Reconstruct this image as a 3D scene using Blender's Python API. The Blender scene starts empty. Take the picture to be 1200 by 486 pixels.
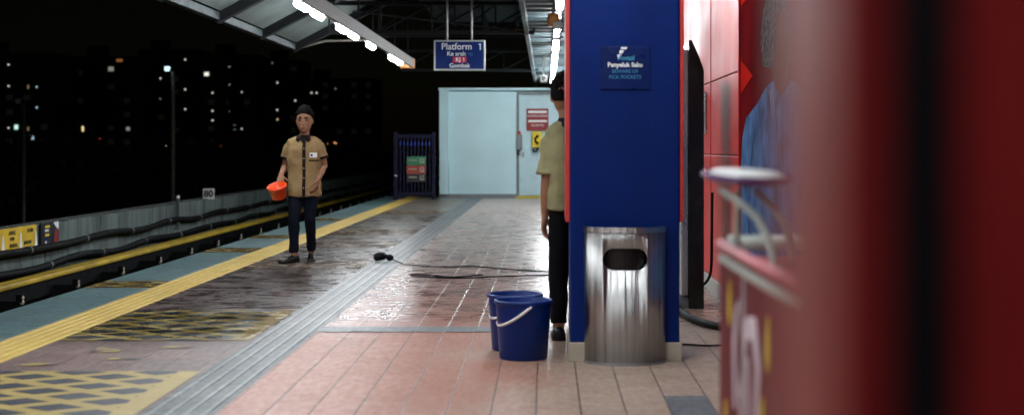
import bpy, bmesh, math, random
from mathutils import Vector, Matrix, noise as mnoise
random.seed(7)
SC = bpy.context.scene
COL = SC.collection
R = math.radians
PI = math.pi

# ------------------------------------------------------------------ materials
def newmat(name):
    m = bpy.data.materials.new(name); m.use_nodes = True
    nt = m.node_tree
    return m, nt, nt.nodes, nt.links, nt.nodes['Principled BSDF']

def pmat(name, col, rough=.5, metal=0., var=.15, scale=6., bump=0., bscale=40., coat=0., stretch=(1,1,1), rvar=.1, spec=.5):
    m, nt, N, L, b = newmat(name)
    tc = N.new('ShaderNodeTexCoord'); mp = N.new('ShaderNodeMapping'); mp.inputs['Scale'].default_value = stretch
    L.new(tc.outputs['Object'], mp.inputs['Vector'])
    nz = N.new('ShaderNodeTexNoise'); nz.inputs['Scale'].default_value = scale; nz.inputs['Detail'].default_value = 6
    L.new(mp.outputs['Vector'], nz.inputs['Vector'])
    mx = N.new('ShaderNodeMix'); mx.data_type = 'RGBA'
    c = list(col) + [1]
    mx.inputs[6].default_value = [max(0, v*(1-var)) for v in col] + [1]
    mx.inputs[7].default_value = [min(1, v*(1+var)) for v in col] + [1]
    rp = N.new('ShaderNodeMapRange'); rp.inputs[1].default_value = .3; rp.inputs[2].default_value = .7
    L.new(nz.outputs['Fac'], rp.inputs[0]); L.new(rp.outputs[0], mx.inputs[0])
    L.new(mx.outputs[2], b.inputs['Base Color'])
    rr = N.new('ShaderNodeMapRange'); rr.inputs[1].default_value = .3; rr.inputs[2].default_value = .7
    rr.inputs[3].default_value = max(.02, rough-rvar); rr.inputs[4].default_value = min(1, rough+rvar)
    L.new(nz.outputs['Fac'], rr.inputs[0]); L.new(rr.outputs[0], b.inputs['Roughness'])
    b.inputs['Metallic'].default_value = metal
    b.inputs['Coat Weight'].default_value = coat
    b.inputs['Specular IOR Level'].default_value = spec
    if bump:
        n2 = N.new('ShaderNodeTexNoise'); n2.inputs['Scale'].default_value = bscale; n2.inputs['Detail'].default_value = 4
        L.new(mp.outputs['Vector'], n2.inputs['Vector'])
        bp = N.new('ShaderNodeBump'); bp.inputs['Strength'].default_value = bump; bp.inputs['Distance'].default_value = .01
        L.new(n2.outputs['Fac'], bp.inputs['Height']); L.new(bp.outputs['Normal'], b.inputs['Normal'])
    return m

def emat(name, col, s):
    m, nt, N, L, b = newmat(name)
    b.inputs['Base Color'].default_value = (.8, .8, .8, 1)
    b.inputs['Emission Color'].default_value = (*col, 1); b.inputs['Emission Strength'].default_value = s
    return m

def math_n(N, L, op, a, b=None, c=None):
    n = N.new('ShaderNodeMath'); n.operation = op
    for i, v in enumerate((a, b, c)):
        if v is None: continue
        if isinstance(v, (int, float)): n.inputs[i].default_value = v
        else: L.new(v, n.inputs[i])
    return n.outputs[0]

def mix_c(N, L, f, a, b, mode='MIX'):
    n = N.new('ShaderNodeMix'); n.data_type = 'RGBA'; n.blend_type = mode
    for i, v in ((0, f), (6, a), (7, b)):
        if isinstance(v, (int, float)): n.inputs[i].default_value = v
        elif isinstance(v, tuple): n.inputs[i].default_value = (*v, 1) if len(v) == 3 else v
        else: L.new(v, n.inputs[i])
    return n.outputs[2]

def maprange(N, L, v, a, b, c=0., d=1., smooth=False):
    n = N.new('ShaderNodeMapRange')
    if smooth: n.interpolation_type = 'SMOOTHSTEP'
    L.new(v, n.inputs[0])
    for i, x in enumerate((a, b, c, d)):
        if isinstance(x, (int, float)): n.inputs[i+1].default_value = x
        else: L.new(x, n.inputs[i+1])
    return n.outputs[0]

def noise_n(N, L, vec, scale, detail=4, stretch=None, rough=.5):
    if stretch:
        mp = N.new('ShaderNodeMapping'); mp.inputs['Scale'].default_value = stretch
        L.new(vec, mp.inputs['Vector']); vec = mp.outputs['Vector']
    n = N.new('ShaderNodeTexNoise'); n.inputs['Scale'].default_value = scale; n.inputs['Detail'].default_value = detail
    n.inputs['Roughness'].default_value = rough
    L.new(vec, n.inputs['Vector'])
    return n.outputs['Fac']

def wet_nodes(N, L, co, xyz, amount=1.):
    """water lying on the far part of the platform: mask 0..1 and a ripple height"""
    big = noise_n(N, L, co, .55, 3)
    med = noise_n(N, L, co, 2.2, 4)
    edge = math_n(N, L, 'ADD', xyz.outputs['Y'], math_n(N, L, 'MULTIPLY', math_n(N, L, 'SUBTRACT', big, .5), 1.6))
    edge = math_n(N, L, 'ADD', edge, maprange(N, L, xyz.outputs['X'], -1.95, -1.85, .75, 0))
    m1 = maprange(N, L, edge, 9.2, 10.3, 0, 1, True)
    m2 = maprange(N, L, xyz.outputs['Y'], 24, 34, 1, .35)
    pat = maprange(N, L, med, .32, .6, .6, 1.)
    mask = math_n(N, L, 'MULTIPLY', math_n(N, L, 'MULTIPLY', m1, m2), pat)
    if amount != 1.: mask = math_n(N, L, 'MULTIPLY', mask, amount)
    rip = noise_n(N, L, co, 34, 4, (.55, 1., 1.), .65)
    return mask, rip

def floor_mat(name, c1, c2, grout_dry, grout_glint, pitch=.21, ox=.0, oy=0., warm=None, wetamt=1., wetdark=.35, joints=True, roughdry=.42, c3=None, long=1., jw=.005, far=None, far_sheen=None):
    m, nt, N, L, b = newmat(name)
    tc = N.new('ShaderNodeTexCoord'); co = tc.outputs['Object']
    xyz = N.new('ShaderNodeSeparateXYZ'); L.new(co, xyz.inputs[0])
    mask, rip = wet_nodes(N, L, co, xyz, wetamt)
    mp = N.new('ShaderNodeMapping'); mp.inputs['Location'].default_value = (ox, oy, 0); L.new(co, mp.inputs['Vector'])
    px_ = N.new('ShaderNodeSeparateXYZ'); L.new(mp.outputs['Vector'], px_.inputs[0])
    def axis(v, p):
        u = math_n(N, L, 'DIVIDE', v, p); r = math_n(N, L, 'ROUND', u)
        return math_n(N, L, 'FLOOR', u), math_n(N, L, 'MULTIPLY', math_n(N, L, 'ABSOLUTE', math_n(N, L, 'SUBTRACT', u, r)), p)
    ix, dx_ = axis(px_.outputs['X'], pitch); iy, dy_ = axis(px_.outputs['Y'], pitch*long)
    cv = N.new('ShaderNodeCombineXYZ'); L.new(ix, cv.inputs[0]); L.new(iy, cv.inputs[1])
    wnz = N.new('ShaderNodeTexWhiteNoise'); wnz.noise_dimensions = '3D'; L.new(cv.outputs[0], wnz.inputs['Vector'])
    cellv = wnz.outputs['Value']
    grw = noise_n(N, L, co, 3.1, 3)
    jx = maprange(N, L, dx_, jw*.6, jw*1.15, 1, 0); jy = math_n(N, L, 'MULTIPLY', maprange(N, L, dy_, jw*.5, jw*1.1, 1, 0), .22)
    joint = math_n(N, L, 'MULTIPLY', math_n(N, L, 'MAXIMUM', jx, jy), maprange(N, L, grw, .3, .55, .55, 1))
    col = mix_c(N, L, cellv, c1, c2)
    if warm:   # tile colour passes from terracotta to beige towards the wall
        w = maprange(N, L, math_n(N, L, 'ADD', xyz.outputs['X'], math_n(N, L, 'MULTIPLY', math_n(N, L, 'SUBTRACT', noise_n(N, L, co, 1.1), .5), 1.2)), -.75, .35, 0, 1, True)
        col = mix_c(N, L, w, col, mix_c(N, L, cellv, warm[0], warm[1]))
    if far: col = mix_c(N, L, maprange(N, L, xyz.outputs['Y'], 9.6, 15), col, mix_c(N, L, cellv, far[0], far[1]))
    if far_sheen: col = mix_c(N, L, maprange(N, L, xyz.outputs['Y'], 12.5, 19), col, mix_c(N, L, cellv, far_sheen[0], far_sheen[1]))  # distant tiles paler: sheen of the wet floor put into their colour
    if c3:     # dirt of many feet
        col = mix_c(N, L, maprange(N, L, noise_n(N, L, co, 1.7, 6, None, .65), .42, .75), col, c3)
    sm = noise_n(N, L, co, 26, 5, (1, .35, 1), .7)
    col = mix_c(N, L, maprange(N, L, sm, .35, .75, 0, .35), col, tuple(v*.55 for v in c1))
    spk = noise_n(N, L, co, 7, 6, (.5, 1.6, 1), .7)
    col = mix_c(N, L, maprange(N, L, spk, .52, .8, 0, .3), col, tuple(v*.4 for v in c1))
    wetc = mix_c(N, L, 1., col, (wetdark, wetdark*.93, wetdark*.9), 'MULTIPLY')
    col = mix_c(N, L, mask, col, wetc)
    gr = mix_c(N, L, maprange(N, L, xyz.outputs['Y'], 9.4, 9.9), grout_dry, grout_glint)  # far joints pale: water reflections put into the grout colour
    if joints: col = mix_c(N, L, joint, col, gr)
    L.new(col, b.inputs['Base Color'])
    rd = maprange(N, L, sm, .3, .7, roughdry-.07, roughdry+.12)
    rw = maprange(N, L, noise_n(N, L, co, 9, 5, (.4, 1, 1), .65), .35, .65, .10, .40)
    mm = N.new('ShaderNodeMix'); L.new(mask, mm.inputs[0]); L.new(rd, mm.inputs[2]); L.new(rw, mm.inputs[3])
    L.new(mm.outputs[0], b.inputs['Roughness'])
    b.inputs['Specular IOR Level'].default_value = .5
    h = math_n(N, L, 'MULTIPLY', math_n(N, L, 'MULTIPLY', rip, mask), 1.)
    h2 = math_n(N, L, 'ADD', math_n(N, L, 'MULTIPLY', h, .9), math_n(N, L, 'MULTIPLY', noise_n(N, L, co, 60, 3), .12))
    if joints: h2 = math_n(N, L, 'SUBTRACT', h2, math_n(N, L, 'MULTIPLY', joint, .5))
    bp = N.new('ShaderNodeBump'); bp.inputs['Strength'].default_value = .42; bp.inputs['Distance'].default_value = .006
    L.new(h2, bp.inputs['Height']); L.new(bp.outputs['Normal'], b.inputs['Normal'])
    return m

def hatch_mat(name, x0, y0, wear, border, wetdark=.35, size=.305):
    """yellow paint with a lattice of dark lozenges, plain yellow border on the right, worn through to the tile"""
    m, nt, N, L, b = newmat(name)
    tc = N.new('ShaderNodeTexCoord'); co = tc.outputs['Object']
    xyz = N.new('ShaderNodeSeparateXYZ'); L.new(co, xyz.inputs[0])
    mask, rip = wet_nodes(N, L, co, xyz)
    px = math_n(N, L, 'DIVIDE', math_n(N, L, 'SUBTRACT', xyz.outputs['X'], x0), .22)
    py = math_n(N, L, 'DIVIDE', math_n(N, L, 'SUBTRACT', xyz.outputs['Y'], y0), .15)
    def cen(v):
        f = math_n(N, L, 'SUBTRACT', v, math_n(N, L, 'ROUND', v))
        return math_n(N, L, 'ABSOLUTE', f)
    a = cen(math_n(N, L, 'MULTIPLY', math_n(N, L, 'ADD', px, py), .5))
    c = cen(math_n(N, L, 'MULTIPLY', math_n(N, L, 'SUBTRACT', px, py), .5))
    dia = maprange(N, L, math_n(N, L, 'MAXIMUM', a, c), size, size+.016, 1, 0)
    dia = math_n(N, L, 'MULTIPLY', dia, maprange(N, L, xyz.outputs['X'], border-.004, border+.004, 1, 0))
    yel = mix_c(N, L, noise_n(N, L, co, 9, 5), (.30, .215, .055), (.44, .325, .095))
    col = mix_c(N, L, dia, yel, (.022, .027, .04))
    wr = noise_n(N, L, co, 6.5, 6, (1, 1, 1), .7)
    tile = mix_c(N, L, noise_n(N, L, co, 12, 4), (.16, .11, .10), (.24, .18, .17))
    col = mix_c(N, L, maprange(N, L, wr, .62-wear*.35, .78-wear*.3, 0, .92), col, tile)
    col = mix_c(N, L, mask, col, mix_c(N, L, 1., col, (.62, .6, .5), 'MULTIPLY'))
    L.new(col, b.inputs['Base Color'])
    mm = N.new('ShaderNodeMix'); L.new(mask, mm.inputs[0]); mm.inputs[2].default_value = .45
    L.new(maprange(N, L, noise_n(N, L, co, 5, 4), .35, .65, .08, .3), mm.inputs[3]); L.new(mm.outputs[0], b.inputs['Roughness'])
    bp = N.new('ShaderNodeBump'); bp.inputs['Strength'].default_value = .28; bp.inputs['Distance'].default_value = .006
    L.new(math_n(N, L, 'ADD', math_n(N, L, 'MULTIPLY', rip, mask), math_n(N, L, 'MULTIPLY', wr, .3)), bp.inputs['Height']); L.new(bp.outputs['Normal'], b.inputs['Normal'])
    return m

def concrete_mat(name, col, streak=(.05, .06, .06), joint=0., amt=.6):
    m, nt, N, L, b = newmat(name)
    tc = N.new('ShaderNodeTexCoord'); co = tc.outputs['Object']
    xyz = N.new('ShaderNodeSeparateXYZ'); L.new(co, xyz.inputs[0])
    st = noise_n(N, L, co, 3.2, 5, (1, 1, .12), .65)
    bl = noise_n(N, L, co, 1.1, 5)
    c = mix_c(N, L, bl, tuple(v*.7 for v in col), tuple(min(1, v*1.2) for v in col))
    c = mix_c(N, L, maprange(N, L, st, .45, .68, 0, amt), c, streak)
    c = mix_c(N, L, maprange(N, L, noise_n(N, L, co, 40, 4), .45, .8, 0, .4), c, tuple(v*.5 for v in col))
    L.new(c, b.inputs['Base Color']); b.inputs['Roughness'].default_value = .8
    bp = N.new('ShaderNodeBump'); bp.inputs['Strength'].default_value = .4; bp.inputs['Distance'].default_value = .01
    L.new(noise_n(N, L, co, 30, 5), bp.inputs['Height']); L.new(bp.outputs['Normal'], b.inputs['Normal'])
    return m

M = {}
M['tile'] = floor_mat('tile_terracotta', (.385, .142, .088), (.44, .185, .128), (.10, .055, .045), (.40, .40, .37), ox=.047+.21*10, oy=.03, warm=((.42, .315, .24), (.48, .37, .29)), far=((.25, .175, .15), (.32, .24, .205)), far_sheen=((.44, .385, .345), (.52, .46, .415)), wetdark=.60)
M['tile_left'] = floor_mat('tile_brown', (.165, .095, .085), (.225, .145, .13), (.05, .035, .03), (.06, .05, .045), ox=.047+.21*20, oy=.1, wetdark=.17, far_sheen=((.30, .28, .22), (.36, .34, .27)), c3=(.15, .115, .11))
M['edge'] = floor_mat('edge_teal_tint', (.105, .19, .20), (.15, .245, .255), (.07, .08, .08), (.07, .08, .08), pitch=.6, ox=.2, wetamt=.35, c3=(.09, .125, .13))  # teal cast of the shadows put into the strip's colour
M['tact_yellow'] = floor_mat('tactile_yellow', (.60, .42, .085), (.70, .50, .13), (.3, .22, .06), (.3, .22, .06), pitch=.35, ox=3.47, wetamt=.3, wetdark=.7)
M['tact_grey'] = floor_mat('tactile_grey', (.055, .067, .07), (.085, .097, .10), (.05, .05, .05), (.05, .05, .05), pitch=.35, ox=1.88, wetamt=.45, wetdark=.4)
M['tact_rib'] = floor_mat('tactile_grey_rib', (.17, .19, .195), (.26, .285, .29), (.15, .15, .15), (.15, .15, .15), pitch=.35, ox=1.88, wetamt=.5, wetdark=.95, joints=False)
M['grey_tile'] = floor_mat('tile_grey_blue', (.13, .15, .165), (.18, .2, .215), (.1, .1, .1), (.1, .1, .1), ox=.047+2.1, oy=.0, wetamt=.4)
M['concrete'] = concrete_mat('parapet_concrete', (.115, .15, .14), (.012, .016, .016), 0, .85)
M['concrete_dark'] = concrete_mat('track_concrete', (.035, .035, .035))
M['ballast'] = pmat('track_bed', (.03, .028, .026), .95, bump=.8, bscale=18)
M['black'] = pmat('black_rubber', (.004, .004, .005), .6, bump=.15, spec=.1)
M['black_gloss'] = pmat('black_gloss', (.010, .010, .011), .22)
M['rail'] = pmat('rail_steel', (.10, .085, .075), .4, .8)
M['rail_yellow'] = pmat('rail_cover_yellow', (.46, .31, .03), .5, var=.35, scale=3)
M['steel'] = pmat('steel_grey', (.33, .33, .33), .45, .7)
M['truss'] = pmat('truss_paint', (.016, .016, .017), .8, spec=.1)
M['bar'] = pmat('light_bar_paint', (.13, .115, .10), .5, var=.4, scale=4)
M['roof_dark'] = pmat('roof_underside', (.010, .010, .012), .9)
M['beam'] = pmat('canopy_beam', (.03, .04, .042), .6, spec=.2)
M['rib'] = pmat('canopy_rib', (.008, .009, .010), .8, spec=.1)
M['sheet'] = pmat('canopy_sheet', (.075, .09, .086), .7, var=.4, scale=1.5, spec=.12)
M['orange_paint'] = pmat('orange_primer', (.55, .22, .07), .6, var=.3)
M['corrug'] = pmat('corrugated_sheet', (.055, .078, .085), .45, .2, var=.3, scale=3, spec=.25)
M['lamp_white'] = emat('lamp_diffuser', (.91, .96, 1.0), 150.)
M['housing'] = pmat('lamp_housing', (.5, .5, .5), .5)
def scuffed(name, col, chip, rough, spec, amount=.74, dirt=(.02, .02, .022)):
    m, nt, N, L, b = newmat(name)
    tc = N.new('ShaderNodeTexCoord'); co = tc.outputs['Object']
    c = mix_c(N, L, noise_n(N, L, co, 2.0, 5), tuple(v*.68 for v in col), tuple(v*1.3 for v in col))
    c = mix_c(N, L, maprange(N, L, noise_n(N, L, co, 1.3, 5, (3, 3, .35)), .52, .75, 0, .45), c, tuple(v*.55 for v in col))
    ch = noise_n(N, L, co, 55, 3, (1, 1, .7), .6); wh = noise_n(N, L, co, 2.4, 3)
    msk = math_n(N, L, 'MULTIPLY', maprange(N, L, ch, amount-.04, amount, 0, 1), maprange(N, L, wh, .42, .6, 0, 1))
    c = mix_c(N, L, msk, c, chip)
    sc = noise_n(N, L, co, 9, 6, (.25, .25, 6), .75)
    c = mix_c(N, L, maprange(N, L, sc, .64, .72, 0, .35), c, chip)
    L.new(c, b.inputs['Base Color'])
    L.new(maprange(N, L, noise_n(N, L, co, 5, 5), .3, .7, rough-.12, rough+.15), b.inputs['Roughness'])
    b.inputs['Specular IOR Level'].default_value = spec
    bp = N.new('ShaderNodeBump'); bp.inputs['Strength'].default_value = .25; bp.inputs['Distance'].default_value = .006
    L.new(math_n(N, L, 'ADD', noise_n(N, L, co, 70, 4), math_n(N, L, 'MULTIPLY', noise_n(N, L, co, 3, 2), 2.)), bp.inputs['Height']); L.new(bp.outputs['Normal'], b.inputs['Normal'])
    return m
M['col_blue'] = scuffed('column_blue', (.0005, .0150, .128), (.03, .06, .16), .42, .14)
M['red_trim'] = pmat('red_trim', (.50, .035, .03), .4)
M['skirt'] = pmat('beige_skirting', (.42, .37, .29), .5, var=.2, scale=5)
M['red_wall'] = pmat('red_panel', (.52, .020, .018), .38, var=.12, scale=1.6, bump=.08, bscale=5, spec=.28)
M['wall_grey'] = pmat('skirting_grey', (.36, .35, .33), .5)
M['room'] = pmat('room_paint', (.58, .82, .87), .6, var=.06, scale=1.2)
M['room_door'] = pmat('door_paint', (.52, .72, .77), .55, var=.05)
M['glint_blue'] = pmat('bar_glint_blue', (.01, .05, .5), .3)
M['grey'] = pmat('grey_paint', (.22, .24, .25), .5)
M['white'] = pmat('white_paint', (.78, .78, .76), .45, var=.06)
M['maroon'] = pmat('maroon', (.25, .016, .02), .5)
M['yellow'] = pmat('yellow_plastic', (.75, .55, .02), .4)
M['gate'] = pmat('gate_violet', (.006, .005, .028), .55, spec=.2)
M['green'] = pmat('sign_green', (.03, .23, .11), .5)
M['sign_red'] = pmat('sign_red', (.36, .05, .035), .5)
M['sign_blue'] = pmat('sign_blue', (.003, .018, .12), .4, spec=.2)
M['sign_frame'] = pmat('sign_frame', (.52, .55, .52), .4, .5)
M['pink'] = pmat('badge_crimson', (.50, .015, .06), .5)
M['bucket_blue'] = scuffed('bucket_blue', (.0006, .021, .155), (.03, .06, .2), .38, .25, .70)
M['orange'] = pmat('pail_orange', (.85, .085, .012), .35, var=.06)
M['brush_steel'] = None
M['skin'] = pmat('skin', (.30, .145, .085), .5, var=.12, scale=9, spec=.3)
M['hair'] = pmat('hair', (.0075, .006, .0055), .8, bump=.5, bscale=140, spec=.04)
M['tan'] = pmat('shirt_tan', (.29, .195, .095), .9, var=.2, scale=7, bump=.4, bscale=26, spec=.1)
M['khaki'] = pmat('shirt_khaki', (.27, .25, .135), .9, var=.2, scale=7, bump=.4, bscale=26, spec=.1)
M['brown'] = pmat('shirt_brown', (.018, .010, .010), .9, spec=.1)
M['navy'] = pmat('trouser_navy', (.006, .008, .016), .9, var=.3, bump=.3, bscale=24, spec=.08)
M['trouser_black'] = pmat('trouser_black', (.005, .0045, .006), .9, var=.3, bump=.3, bscale=24, spec=.08)
M['shoe'] = pmat('shoe_black', (.006, .006, .007), .45, spec=.3)
M['lip'] = pmat('lips', (.20, .07, .055), .5)
M['eye'] = pmat('eye_dark', (.006, .004, .004), .6, spec=.05)
M['navy_tee'] = pmat('dark_cloth', (.012, .014, .022), .9, spec=.1)
M['foliage'] = pmat('foliage_night', (.05, .07, .03), .7, var=.4, scale=2)
M['bark'] = pmat('bark', (.09, .06, .045), .9)
M['tower'] = pmat('tower_render', (.16, .15, .15), .8)
M['pane'] = pmat('dark_pane', (.03, .03, .035), .2)
M['ground'] = pmat('ground_night', (.05, .05, .045), .95)
M['kiosk_red'] = pmat('kiosk_maroon', (.13, .014, .018), .6, var=.12, spec=.12)
M['kiosk_pink'] = pmat('kiosk_rim', (.50, .13, .15), .4)
M['kiosk_white'] = pmat('kiosk_white', (.42, .46, .41), .4)
M['kiosk_mark'] = pmat('kiosk_mark', (.60, .50, .55), .5)
M['purple'] = pmat('tray_purple', (.12, .035, .17), .22, coat=.5)
M['part_red'] = pmat('partition_red', (.17, .008, .009), .6, spec=.12)
M['part_lit'] = pmat('partition_red_lit', (.23, .052, .044), .55, spec=.2)
M['alu'] = pmat('aluminium', (.55, .58, .60), .32, .85, var=.2, stretch=(1, 1, .2))
M['poster_bg'] = pmat('poster_ground', (.11, .007, .009), .9, var=.3, scale=1.2, spec=.0)
M['poster_red'] = pmat('poster_bright_red', (.42, .015, .01), .9, spec=.0)
M['suit'] = pmat('poster_suit', (.07, .13, .26), .9, var=.5, scale=5, spec=.0)
M['poster_skin'] = pmat('poster_skin', (.11, .045, .03), .9, spec=0.)
M['poster_hair'] = pmat('poster_hair', (.06, .065, .07), .9, var=.98, scale=38, spec=0.)
M['glass'] = pmat('notice_panel', (.0006, .0095, .085), .3, spec=.2)
M['cyan_ink'] = pmat('cyan_ink', (.04, .25, .42), .6)
M['white_ink'] = pmat('white_ink', (.85, .88, .9), .4)
M['board_yellow'] = pmat('board_yellow', (.62, .40, .015), .5)
M['board_black'] = pmat('board_black', (.012, .012, .02), .4)
M['ink'] = pmat('ink_black', (.02, .018, .015), .6)

ANI = .25
def brushed():
    m, nt, N, L, b = newmat('brushed_steel')
    tc = N.new('ShaderNodeTexCoord'); co = tc.outputs['Object']
    s = noise_n(N, L, co, 38, 5, (1, 1, .012), .6); s2 = noise_n(N, L, co, 15, 3, (1, 1, .02))
    tg = N.new('ShaderNodeTangent'); tg.direction_type = 'RADIAL'; tg.axis = 'Z'; L.new(tg.outputs[0], b.inputs['Tangent']); b.inputs['Anisotropic'].default_value = .85; b.inputs['Anisotropic Rotation'].default_value = ANI
    L.new(mix_c(N, L, s, (.24, .24, .24), (.70, .695, .68)), b.inputs['Base Color'])  # upright streaks of reflection put into the steel's base colour
    b.inputs['Metallic'].default_value = 1
    L.new(maprange(N, L, s, .3, .7, .26, .44), b.inputs['Roughness'])
    bp = N.new('ShaderNodeBump'); bp.inputs['Strength'].default_value = .8; bp.inputs['Distance'].default_value = .02
    L.new(math_n(N, L, 'ADD', math_n(N, L, 'MULTIPLY', s, .3), s2), bp.inputs['Height']); L.new(bp.outputs['Normal'], b.inputs['Normal'])
    return m
M['brush_steel'] = brushed()

# ------------------------------------------------------------------ object helpers
ORG = {}
def tag(o, label=None, cat=None, group=None, kind=None):
    if label: o['label'] = label
    if cat: o['category'] = cat
    if group: o['group'] = group
    if kind: o['kind'] = kind
    return o
def empty(name, loc, label=None, cat=None, group=None):
    o = bpy.data.objects.new(name, None); COL.objects.link(o); o.location = loc; o.empty_display_size = .2
    ORG[o.name] = Vector(loc)
    return tag(o, label, cat, group)
def link_mesh(name, me, mat, parent=None):
    o = bpy.data.objects.new(name, me); COL.objects.link(o)
    if mat: me.materials.clear(); me.materials.append(M[mat] if isinstance(mat, str) else mat)
    if parent is not None:
        o.parent = parent; ORG[o.name] = ORG.get(parent.name, Vector())
    else: ORG[o.name] = Vector()
    return o
def copy_tree(o, parent=None):
    c = o.copy(); COL.objects.link(c)
    if parent is not None: c.parent = parent
    for ch in list(o.children): copy_tree(ch, c)
    return c

class MB:
    def __init__(s): s.bm = bmesh.new()
    def box(s, x0, x1, y0, y1, z0, z1, bev=0., seg=2, rot=None, piv=None):
        r = bmesh.ops.create_cube(s.bm, size=1.)
        vs = r['verts']
        for v in vs: v.co = Vector(((x0+x1)/2+v.co.x*(x1-x0), (y0+y1)/2+v.co.y*(y1-y0), (z0+z1)/2+v.co.z*(z1-z0)))
        if bev:
            es = list({e for v in vs for e in v.link_edges})
            r2 = bmesh.ops.bevel(s.bm, geom=es, offset=bev, segments=seg, affect='EDGES', profile=.5)
            vs = list({v for f in r2['faces'] for v in f.verts} | {v for v in vs if v.is_valid})
        if rot is not None:
            p = Vector(piv) if piv else Vector(((x0+x1)/2, (y0+y1)/2, (z0+z1)/2))
            for v in vs: v.co = p + rot @ (v.co-p)
        return s
    def quad(s, a, b, c, d):
        s.bm.faces.new([s.bm.verts.new(p) for p in (a, b, c, d)]); return s
    def poly(s, pts): s.bm.faces.new([s.bm.verts.new(p) for p in pts]); return s
    def prism(s, pts, off):
        off = Vector(off); n = len(pts)
        a = [s.bm.verts.new(p) for p in pts]; b = [s.bm.verts.new(Vector(p)+off) for p in pts]
        s.bm.faces.new(a); s.bm.faces.new(b[::-1])
        for i in range(n): s.bm.faces.new([a[i], b[i], b[(i+1) % n], a[(i+1) % n]])
        return s
    def loft(s, rings, cap=True):
        vr = [[s.bm.verts.new(p) for p in r] for r in rings]; n = len(vr[0])
        for a, b in zip(vr, vr[1:]):
            for i in range(n): s.bm.faces.new([a[i], a[(i+1) % n], b[(i+1) % n], b[i]])
        if cap: s.bm.faces.new(vr[0][::-1]); s.bm.faces.new(vr[-1])
        return s
    def tube(s, pts, rad, n=10, cap=True, flat=1.):
        pts = [Vector(p) for p in pts]
        if isinstance(rad, (int, float)): rad = [rad]*len(pts)
        rings = []; up = None
        for i, p in enumerate(pts):
            t = (pts[min(i+1, len(pts)-1)]-pts[max(i-1, 0)])
            t = t.normalized() if t.length > 1e-9 else Vector((0, 0, 1))
            if up is None:
                up = Vector((0, 0, 1)) if abs(t.z) < .9 else Vector((0, 1, 0))
            u = (up-t*up.dot(t)).normalized(); w = t.cross(u); up = u
            rings.append([p+u*math.cos(a)*rad[i]*flat+w*math.sin(a)*rad[i] for a in [2*PI*k/n for k in range(n)]])
        return s.loft(rings, cap)
    def lathe(s, prof, c=(0, 0, 0), n=32, cap=True):
        return s.loft([[Vector((c[0]+r*math.cos(2*PI*k/n), c[1]+r*math.sin(2*PI*k/n), c[2]+z)) for k in range(n)] for r, z in prof], cap)
    def ball(s, c, r, rot=None, u=14, v=10):
        res = bmesh.ops.create_uvsphere(s.bm, u_segments=u, v_segments=v, radius=1.)
        for vt in res['verts']:
            q = Vector((vt.co.x*r[0], vt.co.y*r[1], vt.co.z*r[2]))
            if rot is not None: q = rot @ q
            vt.co = Vector(c)+q
        return s
    def mesh(s, name='m', smooth=False):
        bmesh.ops.recalc_face_normals(s.bm, faces=s.bm.faces)
        me = bpy.data.meshes.new(name); s.bm.to_mesh(me); s.bm.free()
        if smooth:
            for p in me.polygons: p.use_smooth = True
        return me
    def build(s, name, mat, parent=None, smooth=False, local=False):
        if parent is not None and not local:
            o = ORG.get(parent.name, Vector())
            for v in s.bm.verts: v.co -= o
        return link_mesh(name, s.mesh(name, smooth), mat, parent)

def evaluated(o):
    dg = bpy.context.evaluated_depsgraph_get(); dg.update()
    me = bpy.data.meshes.new_from_object(o.evaluated_get(dg)); return me
def remesh(mb, voxel, smooth_it=4, namp=0., nscale=6.):
    me = mb.mesh('tmp'); o = bpy.data.objects.new('tmp', me); COL.objects.link(o)
    r = o.modifiers.new('r', 'REMESH'); r.mode = 'VOXEL'; r.voxel_size = voxel
    sm = o.modifiers.new('s', 'SMOOTH'); sm.factor = .5; sm.iterations = smooth_it
    out = evaluated(o)
    bpy.data.objects.remove(o); bpy.data.meshes.remove(me)
    if namp:
        ns = [v.normal.copy() for v in out.vertices]
        for v, nn in zip(out.vertices, ns):
            p = v.co*nscale
            v.co += nn*namp*(mnoise.noise(Vector((p.x*1.4, p.y*1.4, p.z*.9)))+.6*mnoise.noise(p*2.3))
    for p in out.polygons: p.use_smooth = True
    return out
def text_mesh(body, size, bold=0., ext=.002, align='CENTER', spacing=1.):
    cu = bpy.data.curves.new('txt', 'FONT'); cu.body = body; cu.size = size; cu.align_x = align; cu.align_y = 'CENTER'
    cu.extrude = ext; cu.offset = bold; cu.space_character = spacing; cu.resolution_u = 3
    o = bpy.data.objects.new('txt', cu); COL.objects.link(o)
    me = evaluated(o); bpy.data.objects.remove(o); bpy.data.curves.remove(cu)
    return me
def text(name, body, size, loc, mat, parent, rot=(PI/2, 0, 0), bold=0., ext=.002, spacing=1., sx=1.):
    me = text_mesh(body, size, bold, ext, spacing=spacing)
    mt = Matrix.Translation(Vector(loc)-ORG.get(parent.name, Vector())) @ Matrix.Rotation(rot[2], 4, 'Z') @ Matrix.Rotation(rot[1], 4, 'Y') @ Matrix.Rotation(rot[0], 4, 'X') @ Matrix.Diagonal((sx, 1, 1, 1))
    me.transform(mt)
    return link_mesh(name, me, mat, parent)
def struct(name, mb, mat, **k):
    o = mb.build(name, mat, **k); o['kind'] = 'structure'; return o
ORD = ['nearest', 'second', 'third', 'fourth', 'fifth', 'sixth', 'seventh', 'eighth', 'ninth', 'tenth', 'eleventh', 'twelfth']

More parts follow.
